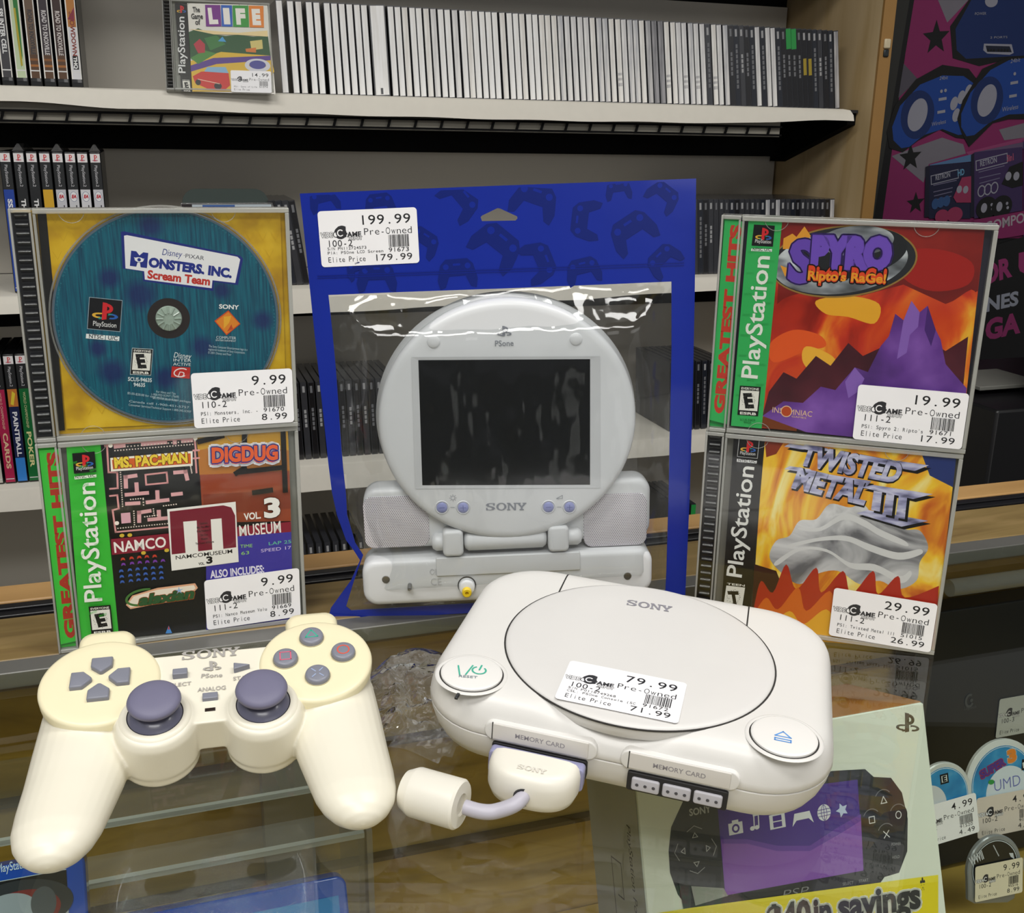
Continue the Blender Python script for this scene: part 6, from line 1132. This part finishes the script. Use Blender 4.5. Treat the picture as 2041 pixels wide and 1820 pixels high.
pricetag(o1,(-30,-3),(29,-3),(-30,-35),'4.99','100-2','','91520','4.49',(0,-.0016,0),(1,0,0),(0,0,1))
def t_u(a,R):
    a.ell(6,-8,R*.62,R*.62,'d8e2ea'); a.text('UMD',(-8,-6),(18,-2),9,'6a70b8',bold=-.01); a.text('3',(4,17),(13,19),9,'e88a30',bold=.08,outline='f0e8e0',ow=.6); a.text('SUPER',(-22,5),(2,16),6,'5a3a8a',bold=.06,outline='d8404a',ow=.5)
    a.rect(18,10,25,19,'10181c'); a.text('E',(19.5,12),(23.5,13),4,'dfe4e0',bold=.06); a.ell(-12,2,3,2,'3a9a4a')
(p,)=[(18.1,136.7)]; (q,)=[(-18.1,143.0)]
o2=umd(p[0],p[1],p[0]-q[0],.12,WSH,SKYB,'blue shelled disc with a pale hub and orange 3, at the right edge',t_u,2)
pricetag(o2,(-27,-10),(33,-4),(-24,-43),'4.99','100-2','','91511','4.49',(0,-.0018,0),(1,0,0),(0,0,1),col='dccfc2')
def t_d(a,R): a.text('WWII',(-24,2),(-12,8),7,'c8ccd0',bold=.03); a.line([(-4,18),(2,10)],.9,'b0b4b8'); a.poly([(12,12),(16,12),(18,7),(14,9)],'c8ccd0'); a.ell(-8,-8,9,7,'5a5c40')
(p,)=[(-7.7,78.3)]; (q,)=[(-34.0,86.1)]
o3=umd(p[0],p[1],p[0]-q[0],.18,CSH,mat(H('15181a'),.25,coat=.4),'black shelled disc with a cream price sticker, in front of the sky blue one',t_d,3,.016)
pricetag(o3,(-21,2),(25,9),(-18,-26),'9.99','100-2','','95516','8.99',(0,-.0016,0),(1,0,0),(0,0,1),col='e2d8be')
def t_n(a,R): a.ring(0,0,R*.7,R*.7,.6,'3a4470'); a.text('UMD',(-16,-2),(-6,0),4,'9aa0c0')
(p,)=[(49.5,73.7)]; (q,)=[(21.2,79.2)]
umd(p[0],p[1],p[0]-q[0],.1,WSH,mat(H('1c2448'),.3,coat=.4),'navy shelled disc cut by the frame at the lower right',t_n,4,.018)
sh=thing('disc_divider','clear slanted acrylic divider between the white carton and the small discs','display riser',at(0,0,0))
p0=W(.50,.42,-.12)
B().loft([[(x,.40,-.34),(x,.62,-.34),(x,.62,-.22),(x,.40,-.30)] for x in (.512,.515)]).build('panel',clear('acrylic_divider',(.85,.87,.86),.05,1.49,body=.3,bodycol=(.6,.61,.58)),sh)
# two blue game cases leaning on the riser
UB=lambda u,v,z,l: Matrix.Translation(W(u,v,z)) @ Matrix.Rotation(YAW,4,'Z') @ Matrix.Rotation(-l,4,'X')
BLS=mat(H('1f4fb8'),.2,coat=.6,noise=.08,name='blue_case_plastic'); 
def bluecase(M,label,art):
    t=thing('blue_game_case',label,'game case',M,'blue game cases under the glass at left')
    P=rrect(.135,.170,.006,5,.0675,.085)
    g=B(); g.loft([[(x,y,z) for x,z in P] for y in (0,.0140)]); g.build('case_shell',BLS,t,bevel=.0012)
    a=Art(step=.02); a.rough=.25; art(a); a.build('cover_insert',t,(0,-.0003,0)); return t
def c1(a):
    Q=lambda L_:[(x-bp[0]+135,y-bp[1]+170) for x,y in L_]
    a.rect(4,3,126,163,'c9cdd2'); e_=Q([(99.7,141.2),(133.2,139.5)]); yb=(e_[0][1]+e_[1][1])/2; a.rect(4,yb,126,163,'3a86c8'); t_=Q([(98.7,143.4),(129.4,142.2)]); a.text('PlayStation.Network',(t_[0][0],yb+4),(t_[1][0],yb+4),4.2,'d6ecf8'); a.rect(4,yb-15,126,yb-.5,'1d1f21'); t_=Q([(99.8,134.8),(129.2,134.3)]); a.text('On PlayStation.',(t_[0][0],yb-11.5),(t_[1][0],yb-11.5),6.4,'e8ecec',bold=.01)
    a.yb=yb
    a.rect(4,3,126,a.yb-15.5,ramp_mat('silver_cover_print',[(.3,H('9aa2aa')),(.6,H('d6dade'))],30,4,.3)); c_=Q([(107.2,125.9)])[0]; a.ell(c_[0],c_[1],26,13,'34383c'); a.ell(c_[0]+2,c_[1]-2,18,10,'7a3030'); a.ell(c_[0]-4,c_[1]-1,13,8.5,'9aa6b0'); a.ell(c_[0]+12,c_[1],6,8,'50565c')
def c2(a):
    a.rect(4,3,130,160,'2c6cc0'); a.rect(4,140,130,160,'3a8ad0'); a.text('PlayStation.',(72,146),(124,146),7,'dceefa'); a.rect(4,30,130,138,'2a4a88')
bp=[(139.6,147.2)][0]; bq=[(273.0,106.7)][0]
MB=UB(-.2,.44,-.20,.45)
bluecase(MB @ Matrix.Translation(((bp[0]-135)*.001,0,(bp[1]-170)*.001)),'blue game case with silver cover under the glass below the left grip',c1)
bluecase(MB @ Matrix.Translation(((bq[0]-135)*.001,.0165,(bq[1]-170)*.001)),'blue game case cut by the lower frame edge, under the glass in the middle',c2)
# crumpled clear wrapper lying between gamepad and console
random.seed(3)
g=B(); n_=22
def wr(x,y): 
    from mathutils import noise as Z
    return .001+.017*abs(Z.noise(Vector((x*38,y*30,1))))*(1 if .08<(x+.06)/.06<.95 else .6)+.008*abs(Z.noise(Vector((x*110,y*90,5))))
V_=[];F_=[]
for i in range(n_+1):
    for k in range(n_+1):
        u_,v_=i/n_,k/n_; x=-.073+.052*u_+.006*math.sin(v_*7); y=.445+.105*v_+.008*math.sin(u_*5); e=min(u_,1-u_,v_,1-v_)*5; V_.append((x,y,.0006+(wr(x,y))*min(1,e)))
for i in range(n_):
    for k in range(n_):
        if (i-n_/2)**2+(k-n_/2)**2 < (n_*.56)**2: q=i*(n_+1)+k; F_.append((q,q+n_+1,q+n_+2,q+1))
me=D.meshes.new('wrapper'); me.from_pydata(V_,[],F_); bm=bmesh.new(); bm.from_mesh(me); bmesh.ops.delete(bm,geom=[v for v in bm.verts if not v.link_faces],context='VERTS'); bm.to_mesh(me); bm.free()
o=link('plastic_wrapper',me,clear('crumpled_wrapper',(.97,.97,.97),.06,1.5,body=.045,bodycol=(.9,.9,.9),bump=.6,bscale=38,gain=2.6),None,3.2); tag(o,'crumpled clear plastic wrapper lying on the glass between gamepad and console','plastic wrapper')
